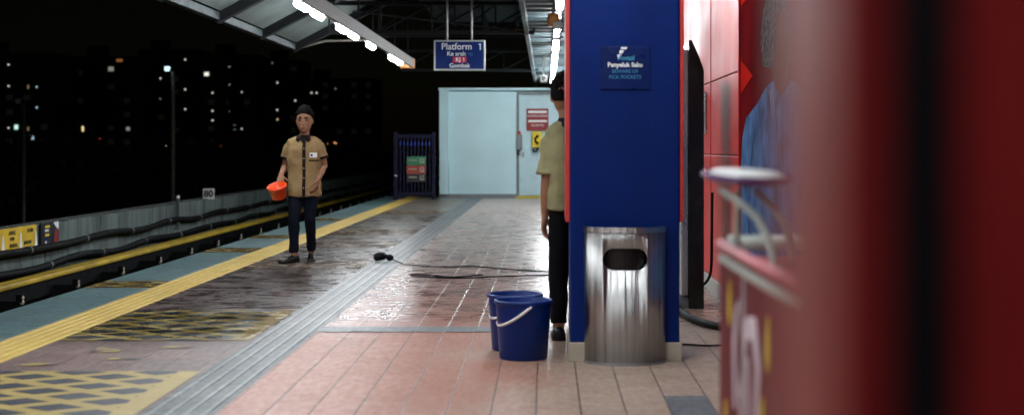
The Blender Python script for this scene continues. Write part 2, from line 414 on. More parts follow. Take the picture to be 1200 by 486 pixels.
# ------------------------------------------------------------------ camera, world
cam = bpy.data.cameras.new('camera'); co = bpy.data.objects.new('camera', cam); COL.objects.link(co)
co.location = (0, 0, 1.23); co.rotation_euler = (PI/2, 0, 0)
cam.sensor_width = 36; cam.lens = 50; cam.shift_x = -40/1200; cam.shift_y = -70/1200
cam.clip_start = .05; cam.clip_end = 3000
cam.dof.use_dof = True; cam.dof.focus_distance = 12.5; cam.dof.aperture_fstop = 2.1
SC.camera = co
W = bpy.data.worlds.new('World'); SC.world = W; W.use_nodes = True
wn = W.node_tree; sky = wn.nodes.new('ShaderNodeTexSky'); sky.sky_type = 'NISHITA'; sky.sun_disc = False
sky.sun_elevation = R(6); sky.sun_rotation = R(200)
wn.links.new(sky.outputs[0], wn.nodes['Background'].inputs[0]); wn.nodes['Background'].inputs[1].default_value = .0004
SC.view_settings.view_transform = 'Standard'; SC.view_settings.look = 'None'
SC.view_settings.exposure = 0; SC.view_settings.gamma = 1
SC.render.engine = 'CYCLES'
SC.cycles.use_denoising = True; SC.cycles.use_adaptive_sampling = False
SC.cycles.sample_clamp_indirect = 6.; SC.cycles.max_bounces = 8; SC.cycles.caustics_reflective = False

# ------------------------------------------------------------------ ground, platform, track
YE = 36.2
struct('ground', MB().quad((-1500, -200, -9), (1500, -200, -9), (1500, 2500, -9), (-1500, 2500, -9)), 'ground')
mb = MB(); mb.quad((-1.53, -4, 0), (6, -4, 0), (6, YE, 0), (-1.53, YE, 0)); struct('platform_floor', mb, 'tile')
mb = MB(); mb.quad((-3.12, -4, 0), (-1.88, -4, 0), (-1.88, YE, 0), (-3.12, YE, 0)); struct('platform_lane', mb, 'tile_left')
mb = MB(); mb.box(-4.08, -3.47, -4, YE, -.16, 0, .012); struct('platform_edge', mb, 'edge')
mb = MB(); mb.quad((-3.47, -4, 0), (-3.12, -4, 0), (-3.12, YE, 0), (-3.47, YE, 0))
for k in range(5):
    x = -3.435+k*.07; mb.box(x-.018, x+.018, -4, YE, -.004, .005, .003, 1)
struct('tactile_line', mb, 'tact_yellow')
mb = MB(); mb.quad((-1.88, -4, 0), (-1.53, -4, 0), (-1.53, YE, 0), (-1.88, YE, 0))
struct('guide_path', mb, 'tact_grey')
mb = MB(); y = 4.0
while y < YE-.35:
    for k in range(4):
        x = -1.835+k*.086; mb.box(x-.014, x+.014, y+.004, y+.316, -.004, .0045, .003, 1)
    y += .32
struct('guide_path_ribs', mb, 'tact_rib')
mb = MB(); mb.quad((-1.53, 9.49, .004), (.1, 9.49, .004), (.1, 9.76, .004), (-1.53, 9.76, .004)); struct('floor_band', mb, 'grey_tile')
mb = MB(); mb.quad((.583, 6.3, .004), (.793, 6.3, .004), (.793, 7.05, .004), (.583, 7.05, .004)); struct('floor_band', mb, 'grey_tile')
for i, (a, b, wear) in enumerate([(6.15, 7.82, .02), (9.08, 10.75, .0), (14.4, 15.7, .95), (17.5, 18.8, .9), (20.0, 21.4, .75), (26.4, 27.8, .7), (31.2, 32.4, .6)]):
    mb = MB(); mb.quad((-3.11, a, .004), (-1.895, a, .004), (-1.895, b, .004), (-3.11, b, .004))
    struct('door_marking', mb, hatch_mat('hatch_paint_%d' % i, -2.33, a+1.48, wear, -2.018, size=.33 if i == 0 else .36))
mb = MB()
for (x0, x1, y0, y1) in [(-2.55, -2.38, 8.25, 8.33), (-2.75, -2.58, 8.55, 8.75), (-2.98, -2.80, 8.02, 8.12), (-2.36, -2.2, 8.72, 8.84)]:
    mb.quad((x0, y0, .004), (x1, y0, .004), (x1, y1, .004), (x0, y1, .004))
struct('arrow_marking', mb, hatch_mat('arrow_paint', 50, 50, .55, 0))
for i, (a, b) in enumerate([(12.5, 13.1), (16.7, 17.4), (19.3, 20.0), (24, 24.7)]):
    mb = MB(); mb.quad((-4.06, a, .004), (-3.475, a, .004), (-3.475, b, .004), (-4.06, b, .004))
    struct('edge_marking', mb, hatch_mat('edge_paint_%d' % i, -3.9, a, .35, 0))
# platform body + track bed
mb = MB(); mb.box(-3.95, 6, -4, YE, -1.1, -.162); struct('platform_base', mb, 'concrete_dark')
mb = MB(); mb.quad((-12, -4, -1.102), (6, -4, -1.102), (6, 120, -1.102), (-12, 120, -1.102)); struct('track_bed', mb, 'ballast')
def rail(x, label):
    t = empty('running_rail', (x, 40, -1.1), label, 'rail', 'running rails in the track bed')
    m_ = MB(); m_.box(x-.07, x+.07, -4, 110, -1.1, -1.08); m_.box(x-.01, x+.01, -4, 110, -1.08, -.97); m_.build('rail_web', 'rail', t)
    m_ = MB(); m_.box(x-.036, x+.036, -4, 110, -.97, -.93, .006); m_.build('rail_head', 'rail', t)
rail(-4.95, 'brown steel running rail closest to the platform edge'); rail(-6.38, 'brown steel running rail on the parapet side of the track')
t = empty('power_rail', (-6.75, 40, -1.1), 'long yellow covered power rail running along the parapet foot', 'rail')
mb = MB(); mb.box(-6.86, -6.64, -4, 110, -.53, -.46, .02); mb.build('yellow_cover', 'rail_yellow', t)
mb = MB(); mb.box(-6.80, -6.68, -4, 110, -.74, -.53); mb.build('rail_body', 'black', t)
for k in range(28):
    yy = 9+k*2.05
    mb = MB(); mb.box(-6.66, -6.34, yy-.03, yy+.03, -1.1, -.62); mb.box(-6.40, -6.32, yy-.05, yy+.05, -.64, -.54, .01); mb.build('bracket', 'black', t)
    mb = MB(); mb.lathe([(.022, 0), (.03, .03), (.018, .05), (.028, .08), (.02, .1)], (-6.33, yy-.02, -.66), 10); mb.build('insulator', 'skirt', t)
# parapet
t = empty('parapet_wall', (-7.25, 40, -1.1), 'pale green concrete parapet of upright panels beyond the track', 'wall')
mb = MB(); y = 3.
random.seed(3)
while y < 110:
    w = random.choice([.62, .62, .8, .95, .5]); d = random.uniform(0, .012)
    mb.box(-7.34, -7.2+d, y+.012, y+w-.012, -1.1, .14+random.uniform(-.012, .008), .006, 1); y += w
mb.build('panels', 'concrete', t)
mb = MB(); mb.box(-7.33, -7.25, 3, 110, -1.09, .11); mb.build('backing', 'concrete_dark', t)
mb = MB(); mb.box(-7.4, -7.342, 3, 110, -1.09, .165, .01); mb.build('coping', 'concrete_dark', t)
def wavy(z, amp, ph, x=-7.09, y0=3, y1=110):
    pts = []; y = y0
    while y <= y1:
        pts.append((x+.01*math.sin(y*1.3+ph), y, z+amp*math.sin(y*2*PI/4.3+ph)+.5*amp*math.sin(y*1.93+ph*2))); y += .45
    return pts
for z, ph, lab, kk in ((-.17, 0., 'thick black cable pipe fixed highest along the parapet', 0), (-.43, 1.7, 'thick black cable pipe fixed lower along the parapet, above the yellow rail', 1)):
    t = empty('cable_pipe', (-7.09, 40, z), lab, 'pipe', 'cable pipes on the parapet')
    mb = MB(); mb.tube(wavy(z, .022, ph), .052, 10); mb.build('pipe_run', 'black', t, True)
    for k in range(24):
        yy = 12.3+k*2.4+kk*.8; zz = z+.022*math.sin(yy*2*PI/4.3+ph)+.011*math.sin(yy*1.93+ph*2)
        mb = MB(); mb.lathe([(.057, -.012), (.059, -.008), (.059, .008), (.057, .012)], (0, 0, 0), 14)
        for v in mb.bm.verts: v.co = Vector((-7.09+v.co.x, yy+v.co.z, zz+v.co.y))
        mb.box(-7.21, -7.12, yy-.012, yy+.012, zz-.02, zz+.02); mb.build('clip', 'steel', t)
# boards on the parapet (facing the platform, +X)
RX = (PI/2, 0, PI/2)
def numeral_one(parent, cx, y, z, h, th=.004):
    w = h*.13
    m_ = MB(); m_.prism([(cx+a*h, y, z+b*h) for a, b in ((-.02, -.5), (.13, -.5), (.13, .5), (.01, .5), (-.20, .36), (-.20, .24), (-.02, .33))], (0, th, 0))
    m_.build('numeral', 'white_ink', parent)
t = empty('safety_board', (-7.16, 18.6, -.2), 'yellow safety board with black writing and white cones on the parapet', 'sign')
mb = MB(); mb.box(-7.175, -7.155, 17.7, 19.97, -.20, .155, .004); mb.build('board', 'board_yellow', t)
for (yy, zz, s, tx) in [(19.05, .085, .085, 'AWAS'), (19.05, .01, .06, 'KERJA'), (19.72, .085, .075, 'DI SINI'), (19.1, -.085, .07, 'BAHAYA'), (19.62, -.075, .07, 'JANGAN'), (19.05, -.155, .055, 'LINTAS'), (19.62, -.145, .05, 'LANDASAN'), (18.2, .06, .08, 'AWAS'), (18.2, -.1, .06, 'BAHAYA')]:
    text('lettering', tx, s, (-7.152, yy, zz), 'ink', t, RX, .001)
for yy in (18.72, 19.35, 19.93):
    mb = MB(); mb.prism([(-7.15, yy-.06, -.15), (-7.15, yy+.06, -.15), (-7.15, yy+.015, .07), (-7.15, yy-.015, .07)], (.004, 0, 0)); mb.build('cone_mark', 'white', t)
t = empty('advert_board', (-7.16, 20.9, -.2), 'small black advert board with red picture beside the yellow safety board', 'sign')
mb = MB(); mb.box(-7.175, -7.155, 20.15, 21.75, -.17, .16, .004); mb.build('board', 'board_black', t)
mb = MB(); mb.prism([(-7.154, 21.3, -.16), (-7.154, 21.70, -.16), (-7.154, 21.66, .02), (-7.154, 21.45, .06), (-7.154, 21.33, -.02)], (.003, 0, 0)); mb.build('red_picture', 'maroon', t)
mb = MB(); mb.prism([(-7.154, 21.2, .15), (-7.154, 21.70, .15), (-7.154, 21.70, .03), (-7.154, 21.5, .07)], (.003, 0, 0)); mb.build('pale_picture', 'white', t)
for zz, w, mt in ((.10, .42, 'yellow'), (.045, .30, 'white'), (-.02, .36, 'yellow'), (-.075, .2, 'sign_blue'), (-.12, .12, 'white')):
    mb = MB(); mb.box(-7.156, -7.152, 20.5, 20.5+w, zz-.016, zz+.016); mb.build('text_line', mt, t)
for c_ in t.children:
    for v in c_.data.vertices: v.co.y = (20.15-20.9)+(v.co.y+20.9-20.15)*.46
t = empty('distance_marker', (-7.25, 30.3, .16), 'small white square board numbered 80 standing on the parapet', 'sign')
mb = MB(); mb.box(-7.2, -7.18, 30.18, 30.42, .13, .36); mb.quad
for v in mb.bm.verts: v.co = Vector((-7.19+(v.co.y-30.3), 30.3+(v.co.x+7.19), v.co.z))
mb.build('plate', 'white', t)
text('number', '80', .2, (-7.19, 30.286, .245), 'ink', t, (PI/2, 0, 0), .006)
mb = MB(); mb.box(-7.2, -7.18, 30.312, 30.332, .0, .3); mb.build('stem', 'steel', t)
t = empty('marker_post', (-7.12, 27.5, -.1), 'short pale green post standing out above the parapet', 'post')
mb = MB(); mb.box(-7.15, -7.09, 27.47, 27.53, -.35, .25, .008); mb.build('post', 'sheet', t)
mb = MB(); mb.lathe([(.03, 0), (.036, .02), (.028, .05), (.0, .06)], (-7.12, 27.5, .25), 10); mb.build('cap', 'white', t)

# ------------------------------------------------------------------ canopies and lamps
def zl(x): return 3.0 + (x+4.5)*-.0 if x < -4.5 else 3.0+.53*(x+4.5)
t = empty('platform_canopy', (-4.5, 12, 3.0), 'sloping left canopy of pale sheets on dark ribs, out over the track', 'canopy')
mb = MB(); mb.box(-4.58, -4.46, -4, 25.6, 2.97, 3.08, .01); mb.build('edge_beam', 'beam', t)
YB = [25.4-2.95*k for k in range(10)]
for k in range(9):
    y1, y0 = YB[k]-.06, YB[k+1]+.06
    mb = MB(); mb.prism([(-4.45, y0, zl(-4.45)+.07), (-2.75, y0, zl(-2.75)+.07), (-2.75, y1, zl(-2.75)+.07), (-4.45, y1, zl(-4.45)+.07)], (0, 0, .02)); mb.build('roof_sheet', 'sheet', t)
for yy in YB:
    mb = MB(); mb.prism([(-4.5, yy-.08, 2.93), (-4.5, yy+.08, 2.93), (-2.7, yy+.08, zl(-2.7)-.10), (-2.7, yy-.08, zl(-2.7)-.10)], (0, 0, .16)); mb.build('rib', 'rib', t)
mb = MB(); mb.tube([(-4.5, 25.4, 2.98), (-3.95, 25.4, 3.13), (-3.05, 25.4, 3.15)], .018, 8); mb.build('end_brace', 'bar', t)
# light bar left
t = empty('light_bar', (-2.9, 14, 3.0), 'long brown steel light bar carrying lamps under the left canopy', 'beam')
mb = MB(); mb.box(-2.99, -2.82, -4, 30.2, 3.0, 3.12, .008); mb.box(-3.10, -2.99, -4, 30.2, 3.085, 3.12); mb.box(-2.86, -2.82, -4, 30.2, 2.93, 3.0); mb.build('channel', 'bar', t)
mb = MB(); mb.box(-3.11, -2.81, 30.2, 30.45, 2.92, 3.13, .02); mb.build('end_cap', 'orange_paint', t)
for k in range(12):
    yy = 1.2+k*2.6
    mb = MB(); mb.tube([(-2.9, yy, 3.12), (-2.9, yy, 4.1)], .015, 6); mb.build('hanger', 'truss', t)
# lamp prototype
def lamp(loc, label, group, proto=[None]):
    if proto[0] is None:
        r = empty('fluorescent_lamp', (0, 0, 0))
        m_ = MB(); m_.box(-.055, .055, -.56, .56, .0, .045, .008); m_.build('lamp_housing', 'housing', r)
        m_ = MB(); m_.box(-.046, .046, -.35, .35, -.09, -.002, .040, 4); m_.build('diffuser', 'lamp_white', r)
        proto[0] = r
    else: r = copy_tree(proto[0])
    r.location = loc; tag(r, label, 'lamp', group); return r
YL = [17.75+3.5*k for k in range(-6, 4)]
vis = 0
left_y = []
for y0 in YL:
    for dy in (0, 1.22):
        if abs(y0-24.75) < .1 and dy: continue
        left_y.append(y0+dy)
for y0 in left_y:
    if y0 > 17:
        lab = '%s lit white lamp in view on the left light bar, counted from the camera' % ORD[vis]; vis += 1
    else: lab = 'lit white lamp on the left light bar, close overhead and out of the picture'
    lamp((-3.05, y0, 3.04), lab, 'lamps on the left light bar')
# high dark roof over the middle, with trusses
t = empty('station_roof', (-1.5, 15, 4.6), 'high dark roof over the middle of the platform', 'roof')
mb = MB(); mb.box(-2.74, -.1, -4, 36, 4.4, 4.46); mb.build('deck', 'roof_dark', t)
for xx in (-2.3, -1.5, -.7):
    mb = MB(); mb.box(xx-.04, xx+.04, -4, 36, 4.28, 4.398); mb.build('purlin', 'truss', t)
for j, yy in enumerate((23.6, 29.5, 35.2)):
    t = empty('roof_truss', (-1.6, yy, 3.2), ['grey steel roof truss nearest the camera, behind the hanging platform sign', 'grey steel roof truss crossing at the end of the left light bar', 'grey steel roof truss farthest away, above the pale room'][j], 'truss', 'roof trusses')
    x0, x1 = -3.6, -.2; zb, zt = 3.14, 3.62
    if j == 1: zb, zt = 3.55, 4.2
    mb = MB(); mb.box(x0, x1, yy-.04, yy+.04, zb-.03, zb+.03); mb.build('bottom_chord', 'truss', t)
    mb = MB(); mb.box(x0, x1, yy-.04, yy+.04, zt-.03, zt+.03); mb.build('top_chord', 'truss', t)
    n = 4
    for k in range(n+1):
        xx = x0+(x1-x0)*k/n
        mb = MB(); mb.tube([(xx, yy, zb+.02), (xx, yy, zt-.02)], .018, 6); mb.build('post', 'truss', t)
        if k < n:
            mb = MB(); mb.tube([(xx+.02, yy+.03, zb+.02), (xx+(x1-x0)/n-.02, yy+.03, zt-.02)], .016, 6); mb.build('diagonal', 'truss', t)
t = empty('roof_pipe', (-1.2, 25, 3.35), 'thin orange tipped pipe crossing below the dark roof', 'pipe')
mb = MB(); mb.tube([(-3.4, 25.0, 3.62), (-1.2, 25, 3.36), (-.55, 25, 3.30)], .014, 6); mb.build('pipe_run', 'beam', t)
mb = MB(); mb.tube([(-.55, 25, 3.30), (-.22, 25, 3.27)], .016, 6); mb.build('tip', 'orange_paint', t)
# right ceiling, corrugated
t = empty('corrugated_ceiling', (1.2, 15, 3.2), 'pale blue corrugated metal ceiling over the right side of the platform', 'ceiling')
rings = []; mb = MB(); y = -3.; prev = None; k = 0
while y < 44:
    z = 3.19+(.05 if (k//2) % 2 else 0.)
    a = mb.bm.verts.new((-.28, y, z)); b = mb.bm.verts.new((4.2, y, z+.02))
    if prev: mb.bm.faces.new([prev[0], a, b, prev[1]])
    prev = (a, b); y += .24 if k % 2 == 0 else .07; k += 1
mb.build('sheet', 'corrug', t)
mb = MB(); mb.box(-.36, -.285, -3, 44, 3.12, 3.32, .008); mb.build('fascia', 'beam', t)
right_y = []
for y0 in [17.75+3.5*k for k in range(-6, 7)]:
    right_y += [y0] if y0 < 23 else [y0, y0+1.22]  # second lamp of each far pair added to brighten the far room
vis = 0
for y0 in right_y:
    if y0 > 17:
        lab = '%s lit white lamp in view under the corrugated ceiling, counted from the camera with the added far ones' % (ORD[vis] if vis < 12 else 'farthest'); vis += 1
    else: lab = 'lit white lamp under the corrugated ceiling, close overhead and out of the picture'
    if vis > 12: lab = 'lit white lamp in the far end of the row under the corrugated ceiling'
    lamp((.17, y0, 3.06), lab, 'lamps under the corrugated ceiling')
t = empty('lamp_rail', (.17, 15, 3.12), 'thin grey rail holding the lamps under the corrugated ceiling', 'rail')
mb = MB(); mb.box(.12, .22, -3, 42, 3.088, 3.125); mb.build('channel', 'steel', t)
for k in range(14):
    yy = 1+k*3; mb = MB(); mb.tube([(.17, yy, 3.12), (.17, yy, 3.25)], .012, 6); mb.build('hanger', 'steel', t)
# round speaker hanging under the ceiling and a camera
t = empty('round_speaker', (.10, 19.6, 3.0), 'small orange and grey round speaker hanging below the corrugated ceiling', 'speaker')
mb = MB(); mb.lathe([(.03, .1), (.075, .08), (.085, .0), (.07, -.07), (.02, -.09)], (.10, 19.6, 2.98), 18); mb.build('body', 'orange_paint', t, True)
mb = MB(); mb.tube([(.10, 19.6, 3.07), (.10, 19.6, 3.2)], .015, 8); mb.build('stem', 'steel', t)
mb = MB(); mb.lathe([(.06, .05), (.07, .0), (.05, -.05)], (.16, 19.3, 2.88), 14); mb.build('lower_cup', 'housing', t, True)
t = empty('security_camera', (-.05, 31, 2.7), 'white security camera on a bent arm at the far end of the ceiling', 'camera')
mb = MB(); mb.tube([(-.06, 31, 3.2), (-.06, 31, 2.82), (-.02, 30.9, 2.74)], .025, 8); mb.build('arm', 'white', t)
mb = MB(); mb.box(-.13, .02, 30.5, 30.95, 2.64, 2.78, .02); mb.build('body', 'white', t)
mb = MB(); mb.lathe([(.05, 0), (.055, .03)], (0, 0, 0), 14)
for v in mb.bm.verts: v.co = Vector((-.055+v.co.x, 30.47+v.co.z, 2.71+v.co.y))
mb.build('lens', 'black_gloss', t)

# hanging platform sign
SY = 22.0
t = empty('platform_sign', (-1.335, SY, 2.42), 'blue hanging sign reading Platform 1 in white letters', 'sign')
xa, xb, za, zb = -1.732, -.942, 2.42, 2.885
mb = MB(); mb.box(xa+.02, xb-.02, SY-.03, SY+.03, za+.02, zb-.02); mb.build('panel', 'sign_blue', t)
mb = MB()
for b_ in ((xa, xb, za, za+.022), (xa, xb, zb-.022, zb), ): mb.box(b_[0], b_[1], SY-.04, SY+.04, b_[2], b_[3], .004)
for b_ in ((xa, xa+.022), (xb-.022, xb)): mb.box(b_[0], b_[1], SY-.04, SY+.04, za+.023, zb-.023)
mb.build('frame', 'sign_frame', t)
cx = (xa+xb)/2
numeral_one(t, cx+.315, SY-.035, 2.785, .102)
text('lettering', 'Platform', .142, (cx-.045, SY-.034, 2.785), 'white_ink', t, bold=.0015, sx=.97)
text('lettering', 'Ke arah', .092, (cx-.05, SY-.034, 2.675), 'white_ink', t, bold=.0008)
text('lettering', 'TO', .055, (cx+.165, SY-.034, 2.665), 'cyan_ink', t)
mb = MB(); mb.box(cx-.105, cx+.105, SY-.036, SY-.03, 2.54, 2.63, .0025); bd = mb.build('badge', 'pink', t)
numeral_one(bd, cx+.062, SY-.040, 2.585, .062)
text('badge_text', 'KJ', .085, (cx-.022, SY-.039, 2.585), 'white_ink', bd, bold=.0015)
text('lettering', 'Gombak', .092, (cx, SY-.034, 2.492), 'white_ink', t, bold=.0008)
for xx in (-1.53, -1.15):
    mb = MB(); mb.tube([(xx, SY, zb), (xx, SY, 4.28)], .018, 8); mb.build('hanger', 'steel', t)

# ------------------------------------------------------------------ far room, gate
RY = 34.7
t = empty('equipment_room', (-.9, RY+.8, 0), 'pale blue room with a plain front wall at the end of the platform', 'room')
mb = MB(); mb.box(-2.37, -.73, RY, RY+2, .1, 2.6); mb.build('wall', 'room', t)
mb = MB(); mb.box(-2.6, -2.373, RY-.12, RY+2, .1, 2.62, .01); mb.build('pilaster', 'room', t)
mb = MB(); mb.box(-.727, .9, RY+.06, RY+2, .0, 2.598); mb.build('recess_wall', 'room_door', t)
mb = MB(); mb.box(-2.62, .92, RY-.14, RY+2.05, 2.62, 2.68, .01); mb.build('roof_slab', 'room', t)
mb = MB(); mb.box(-2.62, -.735, RY-.03, RY+.02, 0, .1, .004); mb.build('skirting', 'grey', t)
d_ = MB(); d_.box(-.66, .20, RY+.02, RY+.058, .06, 2.45, .006); dr = d_.build('door', 'room_door', t)
mb = MB(); mb.box(-.58, -.54, RY-.03, RY+.02, 1.0, 1.12, .006); mb.build('handle', 'steel', dr)
mb = MB(); mb.box(-.727, .3, RY-.02, RY+.059, 0, .045, .004); mb.build('threshold', 'yellow', t)
mb = MB(); mb.box(-.725, -.672, RY-.01, RY+.057, .05, 2.52, .004); mb.box(-.725, .3, RY-.01, RY+.057, 2.522, 2.575, .004); mb.build('door_frame', 'grey', t)
t = empty('notice', (-.2, RY, 1.9), 'dark red notice with white lines on the far room door', 'sign')
mb = MB(); mb.box(-.48, .06, RY-.012, RY+.015, 1.64, 2.18, .004); mb.build('plate', 'maroon', t)
mb = MB(); mb.box(-.44, .02, RY-.016, RY-.012, 2.07, 2.13); mb.build('white_band', 'white', t)
mb = MB(); mb.box(-.44, .02, RY-.016, RY-.012, 1.85, 1.90); mb.build('white_band', 'white', t)
text('lettering', 'DILARANG MASUK', .062, (-.21, RY-.014, 2.0), 'white_ink', t)
text('lettering', 'NO ENTRY', .062, (-.21, RY-.014, 1.77), 'white_ink', t)
t = empty('wall_phone', (-.22, RY, 1.4), 'yellow emergency telephone box with black handset on the far door', 'telephone')
mb = MB(); mb.box(-.35, -.10, RY-.10, RY+.015, 1.23, 1.62, .02); mb.build('case', 'yellow', t)
mb = MB(); mb.tube([(-.20, RY-.12, 1.33), (-.26, RY-.14, 1.38), (-.27, RY-.14, 1.45), (-.20, RY-.12, 1.52)], [.034, .022, .022, .034], 10); mb.build('handset', 'black', t, True)
mb = MB(); mb.tube([(-.2, RY-.08, 1.23), (-.24, RY-.09, 1.14), (-.29, RY-.09, 1.12), (-.32, RY-.08, 1.2)], .02, 8); mb.build('cord', 'black', t)
t = empty('alarm_box', (-.66, RY, 1.4), 'grey alarm box with red lamp left of the yellow telephone', 'box')
mb = MB(); mb.box(-.71, -.585, RY-.11, RY+.015, 1.18, 1.55, .015); mb.build('case', 'grey', t)
mb = MB(); mb.lathe([(.045, 0), (.045, .05), (.025, .08)], (-.66, RY-.05, 1.55), 14); mb.build('red_lamp', 'red_trim', t)
mb = MB(); mb.tube([(-.66, RY-.06, 1.18), (-.69, RY-.06, 1.1), (-.66, RY-.06, 1.05)], .025, 8); mb.build('cable', 'black', t)
# gate
GY = 33.6
t = empty('metal_gate', (-3.06, GY, 0), 'dark violet barred metal gate left of the pale room', 'gate')
mb = MB(); mb.box(-3.60, -3.50, GY-.05, GY+.05, 0, 1.6, .006); mb.build('gate_post', 'gate', t)
mb = MB(); mb.box(-2.70, -2.62, GY-.05, GY+.05, 0, 1.6, .006); mb.build('gate_post', 'gate', t)
for z in (.14, 1.5): MB().box(-3.5, -2.70, GY-.025, GY+.025, z-.04, z+.04).build('gate_rail', 'gate', t)
for k in range(9):
    xx = -3.44+k*.086
    mb = MB(); mb.box(xx-.018, xx+.018, GY-.018, GY+.018, .18, 1.46); mb.build('bar', 'gate', t)
    mb = MB(); mb.box(xx-.012, xx+.012, GY-.026, GY-.019, 1.28, 1.36); mb.build('bar_glint', 'glint_blue', t)  # blue reflections on the bars, put in as small coloured plates
mb = MB(); mb.lathe([(.02, -.02), (.035, 0), (.02, .02)], (-3.55, GY-.06, .56), 12); mb.build('lock', 'white', t)
t = empty('warning_plate', (-3.05, GY, .9), 'green red and black warning plate on the violet gate', 'sign')
for z, m_ in ((.92, 'green'), (.71, 'sign_red'), (.52, 'board_black')):
    mb = MB(); mb.box(-3.29, -2.84, GY-.045, GY-.027, z-.10, z+.10 if z > .6 else z+.088); p_ = mb.build('row', m_, t)
    mb = MB()
    mb.box(-2.98, -2.88, GY-.05, GY-.046, z-.055, z+.055, .004); pc = mb.build('pictogram', 'skirt', p_)
    mb = MB(); mb.box(-3.25, -3.05, GY-.049, GY-.046, z+.0, z+.025); mb.build('text_line', 'skirt', p_)
    mb = MB(); mb.lathe([(.028, 0), (.028, .003)], (0, 0, 0), 14)
    for v in mb.bm.verts: v.co = Vector((-2.93+v.co.x, GY-.0505-v.co.z, z+.01+v.co.y))
    mb.build('symbol', m_, p_)

# ------------------------------------------------------------------ blue column
CX0, CX1, CY0, CY1 = .139, .770, 8.2, 8.82
t = empty('blue_column', ((CX0+CX1)/2, (CY0+CY1)/2, 0), 'square dark blue column behind the steel bin', 'column')
mb = MB(); mb.box(CX0, CX1, CY0, CY1, .10, 3.19, .012, 3); mb.build('shaft', 'col_blue', t)
mb = MB(); mb.box(CX0-.012, CX1+.012, CY0-.014, CY1+.012, 0, .11, .005); mb.build('skirting', 'skirt', t)
for xx in (CX0-.026, CX1+.002):
    mb = MB(); mb.box(xx, xx+.024, CY0+.015, CY1-.02, .80, 3.15, .003); mb.build('side_panel', 'red_trim', t)
t = empty('pickpocket_notice', (.455, CY0, 1.7), 'dark blue glass notice warning of pickpockets on the blue column', 'sign')
mb = MB(); mb.box(.312, .598, CY0-.008, CY0-.002, 1.565, 1.81, .002); mb.build('plate', 'glass', t)
TY = CY0-.0095
text('lettering', 'Awasi', .040, (.462, TY, 1.745), 'cyan_ink', t, bold=.0012, ext=.001)
text('lettering', 'Penyeluk Saku', .036, (.455, TY, 1.705), 'white_ink', t, bold=.0010, ext=.001, sx=.98)
text('lettering', 'BEWARE OF', .028, (.455, TY, 1.668), 'cyan_ink', t, ext=.001)
text('lettering', 'PICK POCKETS', .028, (.455, TY, 1.635), 'cyan_ink', t, ext=.001)
mb = MB()
for pts in ([(.43, 1.808), (.468, 1.808), (.462, 1.795), (.432, 1.795)], [(.424, 1.79), (.45, 1.79), (.440, 1.772), (.42, 1.770)], [(.408, 1.764), (.436, 1.766), (.415, 1.738)]):
    mb.prism([(x, TY, z) for x, z in pts], (0, .001, 0))
mb.build('white_emblem', 'white_ink', t)
# steel bin: half-oval shell with a cut slot
BX, BY, BH, BA, BB = .452, CY0-.018, .775, .232, .165
def arc(a, b, n=40): return [(BX+a*math.cos(PI+PI*k/n), BY+b*math.sin(PI+PI*k/n)) for k in range(n+1)]
t = empty('steel_bin', (BX, BY, 0), 'brushed stainless steel half round litter bin with oval slot', 'bin')
out, inn = arc(BA, BB), arc(BA-.012, BB-.012)
mb = MB()
mb.prism([(x, y, .004) for x, y in out]+[(x, y-.0, .004) for x, y in inn[::-1]], (0, 0, BH-.004))
cut = MB()
st = [(.064*sx+.062*math.cos(a), .062*math.sin(a)) for sx, a0 in ((1, -PI/2), (-1, PI/2)) for a in [a0+PI*k/14 for k in range(15)]]
cut.prism([(BX-.005+x, BY-.4, .60+z) for x, z in st], (0, .36, 0))
o1 = link_mesh('tmpa', mb.mesh(), None); o2 = link_mesh('tmpb', cut.mesh(), None)
bo = o1.modifiers.new('b', 'BOOLEAN'); bo.operation = 'DIFFERENCE'; bo.object = o2; bo.solver = 'EXACT'
me = evaluated(o1); bpy.data.objects.remove(o1); bpy.data.objects.remove(o2)
for p in me.polygons: p.use_smooth = abs(p.normal.z) < .5 and p.area > .0005
for v in me.vertices: v.co -= ORG[t.name]
link_mesh('shell', me, 'brush_steel', t)
mb = MB(); mb.prism([(x, y, 0) for x, y in arc(BA+.004, BB+.004)], (0, 0, .014)); mb.build('base_rim', 'steel', t)
mb = MB()
o_, i_ = arc(BA+.005, BB+.005), arc(BA-.016, BB-.016)
mb.prism([(x, y, BH-.026) for x, y in o_]+[(x, y, BH-.026) for x, y in i_[::-1]], (0, 0, .030)); mb.build('top_rim', 'brush_steel', t)
mb = MB(); mb.prism([(x, y, .05) for x, y in arc(BA-.05, BB-.035)], (0, 0, .66)); mb.build('liner_bag', 'black_gloss', t)

# ------------------------------------------------------------------ buckets
def bucket(loc, rot, label):
    r = empty('bucket', (0, 0, 0))
    m_ = MB(); m_.lathe([(.135, 0), (.141, .006), (.162, .31), (.163, .318), (.172, .322), (.174, .333), (.171, .342), (.164, .343), (.158, .335), (.136, .02), (.0001, .018)], n=40); m_.build('pail_body', 'bucket_blue', r, True)
    pts = []
    for k in range(25):
        a = PI*k/24; q = Vector((.176*math.cos(a), -.03*math.sin(a), -.19*math.sin(a)))
        q = Matrix.Rotation(R(-42), 3, 'X') @ q
        pts.append(Vector((q.x*1.02, q.y, .318+q.z)))
    m_ = MB(); m_.tube(pts, .0085, 8); m_.build('handle', 'white', r, True)
    for s in (-1, 1):
        m_ = MB(); m_.box(s*.172-.012, s*.172+.012, -.02, .02, .298, .33, .005); m_.build('handle_lug', 'bucket_blue', r)
    r.location = loc; r.rotation_euler = (0, 0, rot); tag(r, label, 'bucket', 'blue buckets by the column'); return r
bucket((-.133, 8.335, 0), R(-74), 'front blue plastic bucket with its white handle hanging down')
bucket((-.190, 8.69, 0), R(-68), 'blue plastic bucket half hidden behind the front bucket')

